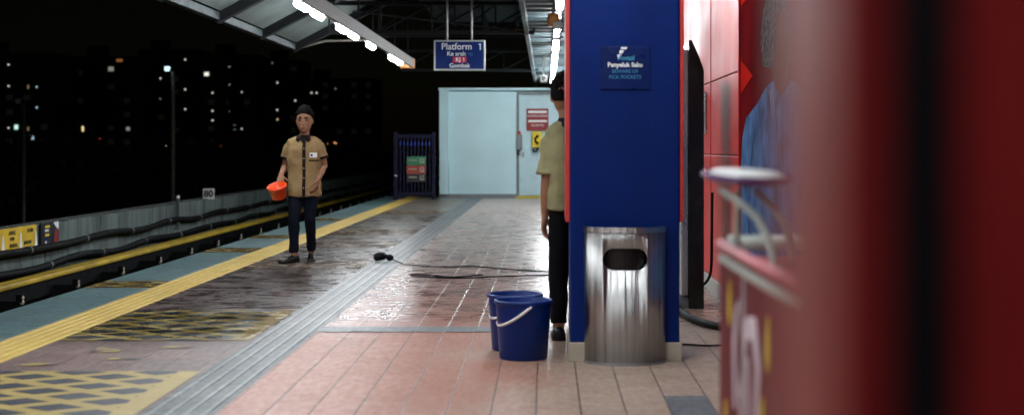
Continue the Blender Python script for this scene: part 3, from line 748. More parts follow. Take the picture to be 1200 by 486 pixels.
# ------------------------------------------------------------------ people
def ring(c, rx, ry, n=20, p=2.3, rotz=0.):
    out = []
    for k in range(n):
        a = 2*PI*k/n; ca, sa = math.cos(a), math.sin(a)
        x = rx*math.copysign(abs(ca)**(2/p), ca); y = ry*math.copysign(abs(sa)**(2/p), sa)
        out.append(Vector((c[0]+x*math.cos(rotz)-y*math.sin(rotz), c[1]+x*math.sin(rotz)+y*math.cos(rotz), c[2])))
    return out
def hand(mb, wrist, d, n, side, size=1., curl=(25, 35, 25), thumb_in=.2):
    """palm + five fingers; d points along the hand, n out of the palm, side to the thumb"""
    d = Vector(d).normalized(); n = Vector(n); n = (n-d*n.dot(d)).normalized(); s = d.cross(n).normalized()
    if s.dot(Vector(side)) < 0: s = -s
    w = Vector(wrist)
    rings = []
    for f, hw, th in ((-.02, .026, .021), (.02, .034, .019), (.055, .040, .016), (.088, .041, .013)):
        c = w+d*f*size
        rings.append([c+s*math.cos(a)*hw*size+n*math.sin(a)*th*size for a in [2*PI*k/12 for k in range(12)]])
    mb.loft(rings)
    for off, ln, r in ((.030, .94, .0088), (.010, 1.06, .0092), (-.011, 1.0, .0088), (-.031, .78, .0078)):
        p = w+d*.078*size+s*off*size; pts = [p]; dd = d.copy(); sp = s*off*.9
        for seg, cu in zip((.046, .029, .022), curl):
            rot = Matrix.Rotation(R(cu), 3, d.cross(n)); dd = (rot @ dd).normalized()
            p = p+(dd+sp*1.2)*seg*ln*size; pts.append(p)
        mb.tube(pts, [r*1.08*size, r*size, r*.95*size, r*.8*size], 8)
    p0 = w+d*.018*size+s*.026*size; p1 = p0+(d*.6+s*.75+n*thumb_in).normalized()*.042*size
    p2 = p1+(d*.85+s*.35+n*thumb_in*1.6).normalized()*.034*size; p3 = p2+(d*.95+s*.05+n*thumb_in*2).normalized()*.026*size
    mb.tube([p0, p1, p2, p3], [.014*size, .0115*size, .0105*size, .0085*size], 8)

def person(J, mats, label, loc, rotz):
    r = empty('person', (0, 0, 0), label, 'person')
    hx, hy, zc, zt = J['head']            # centre x, y, chin z, crown z
    H = zt-zc; hw = J.get('hw', .076)
    tilt = J.get('turn', 0.)
    mb = MB()
    # head
    prof = [(-.02, .30, .35, -.10), (0., .42, .52, -.16), (.06, .60, .72, -.13), (.18, .80, .88, -.06), (.33, .93, .98, 0.), (.5, 1., 1.04, .05), (.66, 1.01, 1.08, .09), (.8, .93, 1.02, .10), (.92, .68, .76, .10), (1., .20, .24, .10)]
    mb.loft([ring((hx, hy+o*.1, zc+f*H), hw*a, hw*1.18*b, 20, 2.1) for f, a, b, o in prof])
    fy = hy-hw*1.18
    mb.loft([[Vector((hx+x, fy+y+dy, zc+z*H)) for x, y in ((-.012*s_, .01), (0, -.016*s_), (.012*s_, .01), (0, .02))] for z, s_, dy in ((.56, .45, .004), (.42, .9, -.002), (.33, 1.15, -.004), (.295, .7, .004))])
    for s_ in (-1, 1): mb.ball((hx+s_*hw*1.02, hy+.012, zc+.46*H), (.011, .020, .030))
    mb.ball((hx, fy+.012, zc+.19*H), (.024, .012, .012))
    # neck
    nb = J['neck']
    mb.tube([(hx, hy+.015, zc+.08), (hx*.6+nb[0]*.4, hy*.6+nb[1]*.4+.01, (zc+nb[2])/2), nb, (nb[0], nb[1]+.005, nb[2]-.06)], [.052, .050, .056, .075], 14)
    # torso
    mb.loft([ring(c, a*.88, b*.88) for c, a, b in J['torso']])
    for s in ('L', 'R'):
        sh, el, wr = [Vector(J[k+s]) for k in ('sh', 'el', 'wr')]
        mb.tube([sh, sh.lerp(el, .4), el, el.lerp(wr, .35), wr], [.042, .043, .036, .037, .026], 12)
        h = J['hand'+s]; hand(mb, wr+(Vector(h['d']).normalized())*.012, h['d'], h['n'], h['t'], J.get('hs', 1.), h.get('curl', (25, 35, 25)), h.get('ti', .2))
        hp, kn, an = [Vector(J[k+s]) for k in ('hip', 'kn', 'an')]
        mb.tube([hp+Vector((0, 0, .03)), hp.lerp(kn, .35), kn, kn.lerp(an, .35), an], [.082, .073, .052, .052, .036], 12)
        mb.tube([an+Vector((0, 0, .02)), an, Vector((an.x, an.y, .05))], [.036, .034, .030], 12)
    body = remesh(mb, .0055, 3); link_mesh('body', body, mats['skin'], r)
    # hair: a cap over the cranium with a ragged edge
    mb = MB(); hv = J.get('hairv', .02); rq = random.Random(5)
    mb.loft([ring((hx, hy+o, zc+f*H+dz), a, b, 24, 2.1) for f, a, b, o, dz in
             ((.36, hw*.84, hw*.70, .058, 0), (.50, hw*1.07, hw*.90, .042, 0), (.64, hw*1.10, hw*1.06, .026, 0), (.78, hw*1.09+.1*hv, hw*1.20, .010, 0), (.90, hw*.90+hv*.3, hw*1.10, .006, .3*hv), (1., hw*.66+hv*.3, hw*.82, .004, hv*.75), (1.05, hw*.42, hw*.52, .004, hv*1.1), (1.07, hw*.15, hw*.2, .004, hv*1.3))])
    for k in range(90):      # tufts
        a = rq.uniform(0, 2*PI); f = rq.uniform(.70, 1.0); rr_ = math.sqrt(max(0, 1-((f-.62)/.42)**2))
        q = Vector((hx+hw*1.0*rr_*math.cos(a), hy+.01+hw*1.12*rr_*math.sin(a), zc+f*H)); d_ = (q-Vector((hx, hy+.01, zc+.6*H))).normalized()
        if d_.y < -.30 and f < .93: continue
        mb.tube([q-d_*.012, q+d_*hv*.5+Vector((0, 0, .006)), q+d_*hv*rq.uniform(.7, 1.35)+Vector((rq.uniform(-.014, .014), -.004, .006))], [.013, .009, .003], 6)
    hm = remesh(mb, .005, 2, .003, 60.); link_mesh('hair', hm, 'hair', r)
    # face marks
    for s_ in (-1, 1):
        mb = MB(); mb.ball((hx+s_*.031, fy+.0125, zc+.515*H), (.0165, .009, .0075)); mb.build('eye', 'eye', r, True)
        mb = MB(); mb.tube([(hx+s_*.012, fy+.002, zc+.60*H), (hx+s_*.032, fy+.003, zc+.625*H), (hx+s_*.05, fy+.016, zc+.595*H)], [.005, .0075, .004], 6); mb.build('eyebrow', 'hair', r)
    mb = MB(); mb.ball((hx, fy+.004, zc+.195*H), (.026, .009, .0085)); mb.build('lips', 'lip', r, True)
    # shirt
    e = J.get('ease', .018)
    mb = MB(); mb.loft([ring(c, a+e, b+e) for c, a, b in J['shirt']])
    for s in ('L', 'R'):
        sh, el = Vector(J['sh'+s]), Vector(J['el'+s]); f = J['sleeve']
        sx_ = 1 if s == 'L' else -1
        mb.tube([Vector(nb)+Vector((sx_*.035, 0, -.040)), Vector(nb).lerp(sh, .55)+Vector((0, 0, -.012)), sh+Vector((0, 0, -.004))], [.052, .058, .056], 14)
        mb.tube([sh+Vector((-sx_*.02, 0, 0)), sh.lerp(el, .12), sh.lerp(el, f*.5), sh.lerp(el, f)], [.052, .058, .062, .067], 14)
    sm = remesh(mb, .009, 3, .0105, 9.); shirt = link_mesh('shirt', sm, mats['shirt'], r)
    for s in ('L', 'R'):
        sh, el = Vector(J['sh'+s]), Vector(J['el'+s]); f = J['sleeve']
        mb = MB(); mb.tube([sh.lerp(el, f-.085), sh.lerp(el, f+.012)], [.0690, .0705], 16); mb.build('cuff', mats['cuff'], shirt, True)
    # collar: standing band with two points
    cz = nb[2]-.012
    mb = MB(); rs = []
    for z, a, b, o in ((-.035, .088, .080, .004), (-.005, .078, .072, .002), (.022, .066, .064, .004), (.016, .058, .056, .004), (-.02, .06, .058, .004)):
        rs.append(ring((nb[0], nb[1]+o, cz+z), a, b, 22, 2.))
    mb.loft(rs)
    for s_ in (-1, 1):
        mb.prism([(nb[0]+s_*.012, nb[1]-.083, cz-.004), (nb[0]+s_*.070, nb[1]-.055, cz+.010), (nb[0]+s_*.082, nb[1]-.078, cz-.035), (nb[0]+s_*.050, nb[1]-.100, cz-.058)], (0, -.008, .004))
    mb.build('collar', mats['collar'], shirt, True)
    if J.get('front'):
        # placket, buttons, pocket with badge following the shirt front
        from mathutils.bvhtree import BVHTree
        bv = BVHTree.FromPolygons([v.co for v in sm.vertices], [p.vertices for p in sm.polygons])
        def fr(x, z):
            h = bv.ray_cast(Vector((x, -1, z)), Vector((0, 1, 0))); return h[0].y if h[0] else -.13
        px = J['placket']
        def strip(x0, x1, z0, z1, n, off, name, mat, par):
            m_ = MB(); a = []; xs = [x0+(x1-x0)*q/6 for q in range(7)]
            for k in range(n+1):
                z = z0+(z1-z0)*k/n
                a.append([Vector((x, fr(x, z)-off, z)) for x in xs]+[Vector((x, fr(x, z)+.012, z)) for x in xs[::-1]])
            m_.loft(a); return m_.build(name, mat, par)
        pl = strip(px-.017, px+.017, J['shirt'][0][0][2]+.004, cz-.06, 22, .004, 'placket', 'brown', shirt)
        for k in range(5):
            z = .80+k*.105
            m_ = MB(); m_.ball((px, fr(px, z)-.005, z), (.006, .003, .006), u=10, v=6); m_.build('button', 'skirt', pl)
        pk = strip(px+.055, px+.15, 1.015, 1.115, 6, .004, 'pocket', mats['shirt'], shirt)
        strip(px+.053, px+.152, 1.085, 1.10, 2, .006, 'pocket_flap', 'brown', pk)
        bd_ = strip(px+.06, px+.135, 1.125, 1.175, 3, .005, 'badge', 'white', shirt)
        z = 1.15; m_ = MB(); m_.ball((px+.082, fr(px+.082, z)-.006, z), (.013, .003, .013), u=12, v=6); m_.build('badge_mark', 'sign_blue', bd_)
        # dark undershirt in the open neck
        m_ = MB(); m_.prism([(nb[0]-.042, nb[1]-.088, cz-.012), (nb[0]+.042, nb[1]-.088, cz-.012), (px, fr(px, cz-.085)-.004, cz-.095)], (0, .02, 0)); m_.build('undershirt', 'black', shirt)
    # trousers
    mb = MB(); pc = J['pelvis']
    mb.loft([ring((pc[0], pc[1], pc[2]+z), a, b) for z, a, b in ((-.10, .135, .105), (-.02, .168, .122), (.06, .165, .118), (.12, .155, .112))])
    for s in ('L', 'R'):
        hp, kn, an = [Vector(J[k+s]) for k in ('hip', 'kn', 'an')]
        cu = an+(kn-an)*J.get('cuff', .05)
        mb.tube([hp+Vector((0, 0, .06)), hp.lerp(kn, .3), kn, kn.lerp(an, .4), cu], [.078, .082, .062, .056, .050], 16)
    tm = remesh(mb, .009, 4, .008, 7.); link_mesh('trousers', tm, mats['trousers'], r)
    for s in ('L', 'R'):
        an, toe = Vector(J['an'+s]), Vector(J['toe'+s]); dv = Vector((toe.x-an.x, toe.y-an.y, 0)).normalized(); sd = Vector((-dv.y, dv.x, 0))
        mb = MB(); rs = []
        for f, hw_, ht in ((-.062, .022, .065), (-.045, .040, .088), (.0, .045, .092), (.06, .046, .072), (.12, .049, .050), (.17, .044, .040), (.20, .026, .028)):
            c = Vector((an.x, an.y, 0))+dv*f
            rs.append([c-sd*hw_*.92+Vector((0, 0, .001)), c-sd*hw_+Vector((0, 0, .02)), c-sd*hw_*.72+Vector((0, 0, ht*.8)), c-sd*hw_*.25+Vector((0, 0, ht)), c+sd*hw_*.25+Vector((0, 0, ht)), c+sd*hw_*.72+Vector((0, 0, ht*.8)), c+sd*hw_+Vector((0, 0, .02)), c+sd*hw_*.92+Vector((0, 0, .001))])
        mb.loft(rs); mb.build('shoe', 'shoe', r, True)
    r.location = loc; r.rotation_euler = (0, 0, rotz)
    return r

man = dict(head=(.012, -.03, 1.395, 1.645), hw=.082, hairv=.024, neck=(.008, .0, 1.355),
    torso=[((0, .0, .74), .14, .10), ((0, 0, .86), .155, .105), ((0, 0, .98), .15, .10), ((0, 0, 1.12), .165, .11), ((0, 0, 1.24), .165, .105), ((0, .0, 1.31), .13, .085), ((0, .005, 1.355), .06, .06)],
    shirt=[((.005, -.005, .705), .165, .115), ((.005, -.005, .80), .162, .112), ((.005, 0, .95), .155, .102), ((.003, 0, 1.10), .168, .112), ((0, 0, 1.20), .166, .108), ((0, 0, 1.275), .135, .088), ((0, .005, 1.335), .065, .06)],
    shL=(.166, 0, 1.265), elL=(.215, .045, 1.035), wrL=(.172, -.10, .895), handL=dict(d=(-.18, -.25, -.95), n=(-.9, .2, .1), t=(-.1, -1, 0), curl=(22, 30, 20)),
    shR=(-.158, 0, 1.265), elR=(-.208, .05, 1.03), wrR=(-.222, -.115, .945), handR=dict(d=(-.05, -.45, -.9), n=(.25, -.75, .35), t=(.95, .1, .0), curl=(45, 60, 45), ti=.5),
    hipL=(.078, 0, .80), knL=(.068, -.02, .46), anL=(.052, .17, .105), toeL=(.10, -.11, 0),
    hipR=(-.085, 0, .80), knR=(-.090, -.10, .445), anR=(-.085, -.12, .085), toeR=(-.205, -.27, 0),
    pelvis=(0, 0, .80), sleeve=.62, front=True, placket=.022, cuff=.06)
MX, MY = -2.615, 15.35
person(man, dict(skin='skin', shirt='tan', cuff='brown', collar='brown', trousers='navy'), 'young man walking in a tan short sleeved shirt, holding an orange pail', (MX, MY, 0), 0)
other = dict(head=(.085, -.02, 1.445, 1.675), hw=.078, hairv=.026, neck=(.055, .012, 1.41),
    torso=[((0, .0, .80), .15, .10), ((0, 0, .92), .16, .11), ((0, 0, 1.05), .16, .11), ((0, 0, 1.2), .175, .115), ((0, 0, 1.32), .17, .105), ((.03, .0, 1.37), .13, .085), ((.055, .01, 1.41), .06, .06)],
    shirt=[((0, 0, .83), .175, .125), ((0, 0, .90), .175, .125), ((0, 0, 1.02), .17, .12), ((0, 0, 1.17), .182, .122), ((0, 0, 1.27), .178, .112), ((.02, 0, 1.34), .14, .09), ((.05, .01, 1.395), .07, .06)],
    shL=(.168, .01, 1.295), elL=(.190, .03, 1.02), wrL=(.205, -.01, .80), handL=dict(d=(.12, -.1, -1), n=(-1, .1, .0), t=(0, -1, .1), curl=(22, 30, 22)),
    shR=(-.185, .01, 1.345), elR=(-.22, .03, 1.03), wrR=(-.19, -.18, .90), handR=dict(d=(.1, -.8, -.4), n=(1, 0, 0), t=(0, -.4, 1), curl=(22, 30, 22)),
    hipL=(.09, 0, .90), knL=(.125, -.01, .49), anL=(.12, .02, .085), toeL=(.15, -.17, 0),
    hipR=(-.09, 0, .90), knR=(-.11, -.03, .49), anR=(-.11, -.02, .085), toeR=(-.14, -.21, 0),
    pelvis=(0, 0, .90), sleeve=.86, ease=.016, hs=1.03)
person(other, dict(skin='skin', shirt='khaki', cuff='khaki', collar='navy_tee', trousers='trouser_black'), 'man in khaki shirt half hidden behind the blue column, back turned', (.212, 9.12, 0), R(172)).scale = (1.08, 1.06, 1)

# pail in the walking man's hand
t = empty('hand_pail', (0, 0, 0), 'small bright orange pail carried by the walking man', 'pail')
mb = MB(); mb.lathe([(.070, 0), (.076, .005), (.098, .128), (.106, .130), (.108, .138), (.103, .142), (.096, .138), (.073, .012), (.0001, .010)], n=32); mb.build('pail_body', 'orange', t, True)
mb = MB(); pts = [(.10*math.cos(PI*k/16), -.10*math.sin(PI*k/16)*.96, .137+.012*math.sin(PI*k/16)) for k in range(17)]
mb.tube(pts, .004, 6); mb.build('handle', 'orange', t)
t.location = (MX-.215, MY-.265, .70); t.rotation_euler = (R(24), R(-8), 0)

# ------------------------------------------------------------------ cords and small things on the floor
def fl(x, y, z=0.012): d = 1667*1.23/(y-173.); return ((x-640)/1667*d, d, z)
def cord(name, pts, r, mat, label, cat, group=None):
    P = [Vector(p) for p in pts]; out = []
    for i in range(len(P)-1):
        p0, p1, p2, p3 = P[max(i-1, 0)], P[i], P[i+1], P[min(i+2, len(P)-1)]
        for k in range(8):
            u = k/8; out.append(.5*((2*p1)+(p2-p0)*u+(2*p0-5*p1+4*p2-p3)*u*u+(3*p1-p0-3*p2+p3)*u**3))
    out.append(P[-1])
    o = MB().tube(out, r, 8).build(name, mat, None, True)
    return tag(o, label, cat, group)
cord('cable', [(-1.66, 15.32, .03), (-1.58, 15.2, .012), (-1.45, 14.85, .012), (-1.1, 14.55, .012), (-.75, 14.6, .012), (-.4, 14.3, .012), (0., 14.0, .012), (.5, 13.9, .012), (1.2, 13.6, .012)], .007, 'black', 'thin black cord running right from the small black plug', 'cord', 'cords across the wet floor')
cord('cable', [(1.2, 13.3, .012), (.5, 13.55, .012), (0., 13.6, .012), (-.5, 13.45, .012), (-.85, 13.3, .012), (-1.22, 13.5, .012), (-1.30, 13.62, .014), (-1.2, 13.66, .016), (-.9, 13.42, .012), (-.6, 13.55, .022)], .007, 'black', 'black cord folded back on itself, nearer than the plug cord', 'cord', 'cords across the wet floor')
t = empty('cord_plug', (-1.77, 15.4, .01), 'small black two lobed plug lying on the grey guide path', 'plug')
mb = MB(); mb.ball((-1.80, 15.42, .055), (.075, .07, .045)); mb.box(-1.86, -1.78, 15.34, 15.42, .01, .07, .02); mb.build('large_lobe', 'black', t, True)
mb = MB(); mb.ball((-1.685, 15.34, .045), (.040, .05, .036)); mb.build('small_lobe', 'black', t, True)
mb = MB(); mb.tube([(-1.76, 15.40, .06), (-1.69, 15.35, .055)], .022, 8); mb.build('neck', 'black', t, True)
cord('hose', [(1.04, 11.6, .03), (.99, 11.0, .03), (.985, 10.5, .03), (1.02, 10.05, .03), (1.09, 9.72, .03), (1.2, 9.52, .03), (1.36, 9.4, .03)], .027, 'black', 'thick black hose curving over the floor right of the column', 'hose')
cord('thin_cord', [(.80, 8.88, .008), (.9, 8.84, .008), (1.0, 8.80, .008), (1.15, 8.82, .008), (1.36, 8.7, .008)], .006, 'black', 'thin dark cord on the floor between column and red counter', 'cord')
cord('cable', [(1.37, 11.73, .86), (1.365, 11.71, .7), (1.36, 11.68, .5), (1.35, 11.66, .22), (1.29, 11.6, .12), (1.22, 11.5, .13)], .012, 'black', 'black cable hanging down the red wall behind the slab', 'cable')

# ------------------------------------------------------------------ right side: red wall, poster, slab
t = empty('red_wall', (1.5, 11.8, 0), 'glossy red panelled wall right of the blue column', 'wall')
mb = MB()
def panel(m_, y0, y1, z0, z1): m_.box(1.412, 1.50, y0+.006, y1-.006, z0+.004, z1-.004, .006)
for (y0, y1) in ((10.42, 12.17), (12.22, 14.6)):
    for z0, z1 in ((.13, 1.17), (1.17, 1.79), (1.79, 3.18)): panel(mb, y0, y1, z0, z1)
mb.build('panels', 'red_wall', t)
mb = MB(); mb.box(1.43, 1.6, 10.40, 15, 0, 3.18); mb.build('backing', 'black', t)
mb = MB(); mb.box(1.40, 1.429, 10.42, 14.6, 0, .125, .004); mb.build('skirting', 'wall_grey', t)
mb = MB(); mb.box(1.39, 1.411, 12.5, 12.62, 1.35, 1.72, .006); mb.build('pull_plate', 'alu', t)
t = empty('wall_poster', (1.5, 8.2, 0), 'tall dark red poster of a figure in a blue suit on the right wall', 'poster')
mb = MB(); mb.box(1.42, 1.6, 5.6, 10.38, .0, 3.18); mb.build('panel', 'poster_bg', t)
def flat(name, pts, mat, off, th=.003):
    m_ = MB(); m_.prism([(1.42-off, y, z) for y, z in pts], (-th, 0, 0)); return m_.build(name, mat, t)
mb = MB(); mb.box(1.40, 1.425, 10.35, 10.40, .0, 3.18, .004); mb.build('frame', 'red_wall', t)
flat('bright_shape', [(10.34, 1.62), (10.34, 1.86), (9.75, 1.72)], 'poster_red', .001)
flat('bright_shape', [(10.34, 2.26), (10.34, 2.9), (9.0, 2.9), (9.4, 2.32)], 'poster_red', .001)
flat('suit', [(10.30, .25), (10.34, 1.05), (10.26, 1.30), (10.05, 1.44), (9.55, 1.52), (9.15, 1.62), (8.7, 1.66), (8.1, 1.60), (7.6, 1.50), (7.2, 1.3), (7.1, .25)], 'suit', .002)
flat('arm_fold', [(10.02, .4), (9.90, 1.0), (9.72, 1.33), (9.70, 1.33), (9.84, 1.0), (9.94, .4)], 'sign_blue', .0055, .002)
flat('lapel', [(9.0, 1.58), (8.85, 1.62), (8.55, .9), (8.62, .9)], 'sign_blue', .0055, .002)
flat('face', [(8.95, 1.95), (8.93, 1.75), (8.78, 1.60), (8.55, 1.54), (8.3, 1.60), (8.2, 1.8), (8.2, 2.1), (8.6, 2.2), (8.85, 2.12)], 'poster_skin', .006)
pts = []
random.seed(12)
for k in range(60):
    a = PI*1.45*k/59-.62
    rr_ = 1+random.uniform(-.035, .05)
    pts.append((8.80+.52*rr_*math.cos(a), 1.93+.30*rr_*math.sin(a)+.0))
flat('curly_hair', pts+[(8.30, 1.9), (8.3, 2.0), (8.55, 2.06), (8.72, 2.0), (8.78, 1.86), (8.82, 1.72)], 'poster_hair', .0095)
t = empty('black_slab', (1.12, 11.0, 0), 'tall black slab with slanted top and grey metal edge, before the red wall', 'stand')
mb = MB(); mb.prism([(1.092, 10.86, .0), (1.205, 10.86, .0), (1.205, 10.86, 1.82), (1.17, 10.86, 1.92), (1.112, 10.86, 2.05), (1.092, 10.86, 2.05)], (0, .5, 0)); mb.build('body', 'black_gloss', t)
mb = MB(); mb.box(1.035, 1.090, 10.88, 11.34, .10, 1.98, .008); mb.build('metal_edge', 'alu', t)
mb = MB(); mb.box(1.03, 1.1, 10.95, 11.3, 0, .098); mb.build('foot', 'grey', t)
# ------------------------------------------------------------------ red counter with tray
KX, K0, K1, KT = .415, 2.35, 3.40, 1.0
t = empty('promo_counter', (.7, 2.9, 0), 'maroon open topped counter with white brush marks and yellow flames', 'counter')
mb = MB(); mb.box(KX, 1.0, K0, K1, .02, KT-.03); 
top = [f for f in mb.bm.faces if f.normal.z > .9]
mb.build('cabinet', 'kiosk_red', t)
mb = MB(); mb.tube([(KX+.002, K0, KT), (KX+.002, K1, KT)], .012, 10); mb.build('pink_rim', 'kiosk_pink', t, True)
mb = MB(); mb.box(KX-.004, KX+.012, K0, K1, KT-.040, KT-.024, .003); mb.build('under_rim', 'kiosk_white', t)
mb = MB(); mb.tube([(KX+.02, K1-.005, KT+.003), (1.0, K1-.005, KT+.003)], .018, 10); mb.build('far_rim', 'kiosk_white', t, True)
mb = MB(); mb.tube([(KX+.02, K0, KT), (1.0, K0, KT)], .018, 10); mb.build('near_rim', 'kiosk_white', t, True)
mb = MB(); mb.box(KX+.03, .98, K0+.03, K1-.03, KT-.031, KT-.026); mb.build('dark_well', 'maroon', t)
for path, rad in (([(3.12, .66), (3.13, .80), (3.09, .87), (3.05, .90)], [.012, .02, .018, .004]), ([(2.98, .965), (2.985, .90), (2.98, .8), (3.03, .62), (3.06, .5)], [.003, .009, .016, .022, .012]), ([(3.05, .70), (2.93, .86), (2.83, .87), (2.78, .80), (2.80, .70), (2.86, .62)], [.012, .022, .024, .022, .018, .006]),
                  ([(2.93, .80), (2.92, .68), (2.95, .52)], [.016, .014, .01]), ([(3.1, .50), (2.95, .56), (2.82, .50), (2.85, .38)], [.015, .03, .025, .01])):
    P = [Vector((KX-.001, y, z)) for y, z in path]; sp = []
    for i in range(len(P)-1):
        for k in range(6): sp.append((P[i].lerp(P[i+1], k/6), rad[i]+(rad[i+1]-rad[i])*k/6))
    sp.append((P[-1], rad[-1]))
    L_, R_ = [], []; mb = MB()
    for i, (p, w) in enumerate(sp):
        tn = (sp[min(i+1, len(sp)-1)][0]-sp[max(i-1, 0)][0]).normalized(); nn = Vector((0, -tn.z, tn.y))
        L_.append(p+nn*w); R_.append(p-nn*w)
    for i in range(len(L_)-1):
        mb.loft([[L_[i]-Vector((.002, 0, 0)), R_[i]-Vector((.002, 0, 0)), R_[i]+Vector((.002, 0, 0)), L_[i]+Vector((.002, 0, 0))], [L_[i+1]-Vector((.002, 0, 0)), R_[i+1]-Vector((.002, 0, 0)), R_[i+1]+Vector((.002, 0, 0)), L_[i+1]+Vector((.002, 0, 0))]])
    mb.build('brush_mark', 'kiosk_mark', t)
for (yy, zz) in ((3.20, .88), (2.66, .86), (2.72, .70), (3.27, .60)):
    mb = MB(); mb.prism([(KX-.004, yy, zz-.05), (KX-.004, yy+.018, zz-.02), (KX-.004, yy+.012, zz+.02), (KX-.004, yy-.006, zz+.055), (KX-.004, yy-.018, zz+.0), (KX-.004, yy-.016, zz-.03)], (.003, 0, 0)); mb.build('yellow_flame', 'yellow', t)
t = empty('round_tray', (.47, 3.15, KT), 'glossy purple round tray on bent white tubes above the maroon counter', 'tray')
TX, TYc, TZ, TR = .448, 3.18, 1.165, .101
mb = MB(); mb.lathe([(.06, -.016), (.085, -.012), (TR-.003, -.004), (TR, .004), (TR-.006, .008), (TR-.012, .004), (.0001, .003)], (TX, TYc, TZ), 36); mb.build('dish', 'purple', t, True)
mb = MB(); mb.lathe([(TR-.016, .0045), (TR-.03, .0115), (TR-.06, .014), (.0001, .015)], (TX, TYc, TZ), 36); mb.build('white_highlight', 'white', t, True)  # white highlight of the glossy tray, put in as a pale dome
for c_ in t.children:
    c_.data.transform(Matrix.Translation(Vector((TX, TYc, TZ))-ORG[t.name]) @ Matrix.Rotation(R(5), 4, 'X') @ Matrix.Rotation(R(3), 4, 'Y') @ Matrix.Translation(ORG[t.name]-Vector((TX, TYc, TZ))))
for pts in ([(TX-.06, TYc-.02, TZ-.03), (TX-.03, TYc-.05, TZ-.05), (TX+.01, TYc-.1, TZ-.09), (TX+.03, TYc-.14, TZ-.15), (TX+.035, TYc-.15, KT-.02)], [(TX-.01, TYc+.06, TZ-.03), (TX-.01, TYc+.08, TZ-.10), (TX-.01, TYc+.09, KT-.02)], [(TX+.02, TYc+.02, TZ-.03), (TX+.06, TYc+.02, TZ-.07), (TX+.09, TYc+.02, TZ-.12), (TX+.10, TYc+.02, KT-.02)]):
    P = [Vector(p) for p in pts]; out = []
    for i in range(len(P)-1):
        p0, p1, p2, p3 = P[max(i-1, 0)], P[i], P[i+1], P[min(i+2, len(P)-1)]
        for k in range(6):
            u = k/6; out.append(.5*((2*p1)+(p2-p0)*u+(2*p0-5*p1+4*p2-p3)*u*u+(3*p1-p0-3*p2+p3)*u**3))
    out.append(P[-1]); mb = MB(); mb.tube(out, .008, 8); mb.build('bent_leg', 'kiosk_white', t, True)
# red partition right beside the lens
t = empty('red_partition', (.35, .5, 0), 'tall dark red partition with a black seam, close at the right', 'partition')
mb = MB(); mb.box(.0940, .1085, .45, .552, 0, 2.1, .003, 2); mb.build('edge_post', 'part_red', t)
mb = MB(); mb.box(.0910, .0937, .452, .556, 0, 2.1, .001, 1); mb.build('lit_side', 'part_lit', t)  # lit flank of the partition, put in as a paler red skin
mb = MB(); mb.box(.110, .133, .462, .54, 0, 2.1); mb.build('black_seam', 'black', t)
mb = MB(); mb.box(.1345, .75, .45, .545, 0, 2.1, .004, 2); mb.build('red_panel', 'part_red', t)

# ------------------------------------------------------------------ city beyond the track
def px(x, y, d): return Vector(((x-640)/1667*d, d, 1.23+(173-y)/1667*d))
lit_cols = {'w': (1., .95, .85), 'b': (.55, .85, 1.), 'y': (1., .75, .35), 'o': (1., .42, .12), 'r': (1., .1, .06), 'g': (.6, 1., .85), 'p': (.5, .35, 1.)}
LM = {k: emat('lit_window_'+k, v, 1.1) for k, v in lit_cols.items()}
PANE_GLOW = emat('pane_glow', (1., .85, .75), .0025)  # weak glow added to random panes so the tower fronts show
LMd = {k: emat('dim_window_'+k, v, .22) for k, v in lit_cols.items()}
def tower(x0, x1, ytop, D, lits, label, shaft=None):
    a, b = px(x0, ytop, D), px(x1, ytop, D); s = D/1667
    r = empty('apartment_tower', ((a.x+b.x)/2, D, -9), label, 'building', 'apartment towers beyond the track')
    m_ = MB(); m_.box(a.x, b.x, D, D+16, -9, a.z); m_.box(a.x+2, a.x+6, D+4, D+8, a.z, a.z+2.6); m_.build('wall', 'tower', r)
    for (x, y, c, w, h) in lits:
        p = px(x, y, D); dim = c.isupper(); c = c.lower()
        m_ = MB(); m_.box(p.x-w*s/2, p.x+w*s/2, D-.12, D-.02, p.z-h*s/2, p.z+h*s/2); m_.build('lit_window', (LMd if dim else LM)[c], r)
    n = 0; fx = max(3, int((b.x-a.x)/3.2)); fz = int((a.z-1)/3.1)
    for i in range(fx):
        for k in range(fz):
            if n > 60: break
            xx = a.x+(i+.5)*(b.x-a.x)/fx; zz = 2.5+k*3.1
            if any(abs(px(l[0], l[1], D).x-xx) < 1.6 and abs(px(l[0], l[1], D).z-zz) < 1.6 for l in lits): continue
            m_ = MB(); m_.box(xx-.7, xx+.7, D-.06, D+.0-.01, zz-.6, zz+.6); m_.build('window', PANE_GLOW if random.random() < .4 else 'pane', r); n += 1
    if shaft:
        m_ = MB()
        for k in range(shaft[3]):
            p = px(shaft[0], shaft[1]+(shaft[2]-shaft[1])*k/(shaft[3]-1), D); m_.lathe([(1.5, -.45), (1.6, 0), (1.5, .45)], (p.x, D-.1, p.z), 12)
        m_.build('stair_balcony', 'sheet', r)
S = 1.4
tower(-40, 62, 62, 300, [(10, 76, 'w', S, S), (10, 101, 'w', S, S), (10, 150, 'w', S, S), (19, 149, 'g', 4, 5), (33, 102, 'Y', 1.5, 4), (43, 102, 'b', S, S), (43, 126, 'b', S, S), (37, 162, 'b', 5, 4), (33, 151, 'Y', 1.5, 4)], 'dark apartment tower farthest left with a few bluish lit windows')
tower(84, 158, 66, 320, [(110, 117, 'w', S, S), (110, 128, 'w', S, S), (123, 128, 'w', S, S), (117, 162, 'r', S, S), (97, 151, 'y', 2, 6), (130, 81, 'W', 6, 5), (140, 71, 'O', 7, 3), (150, 151, 'W', 4, 4)], 'dark apartment tower with a red light low on its stair column', (117, 98, 160, 14))
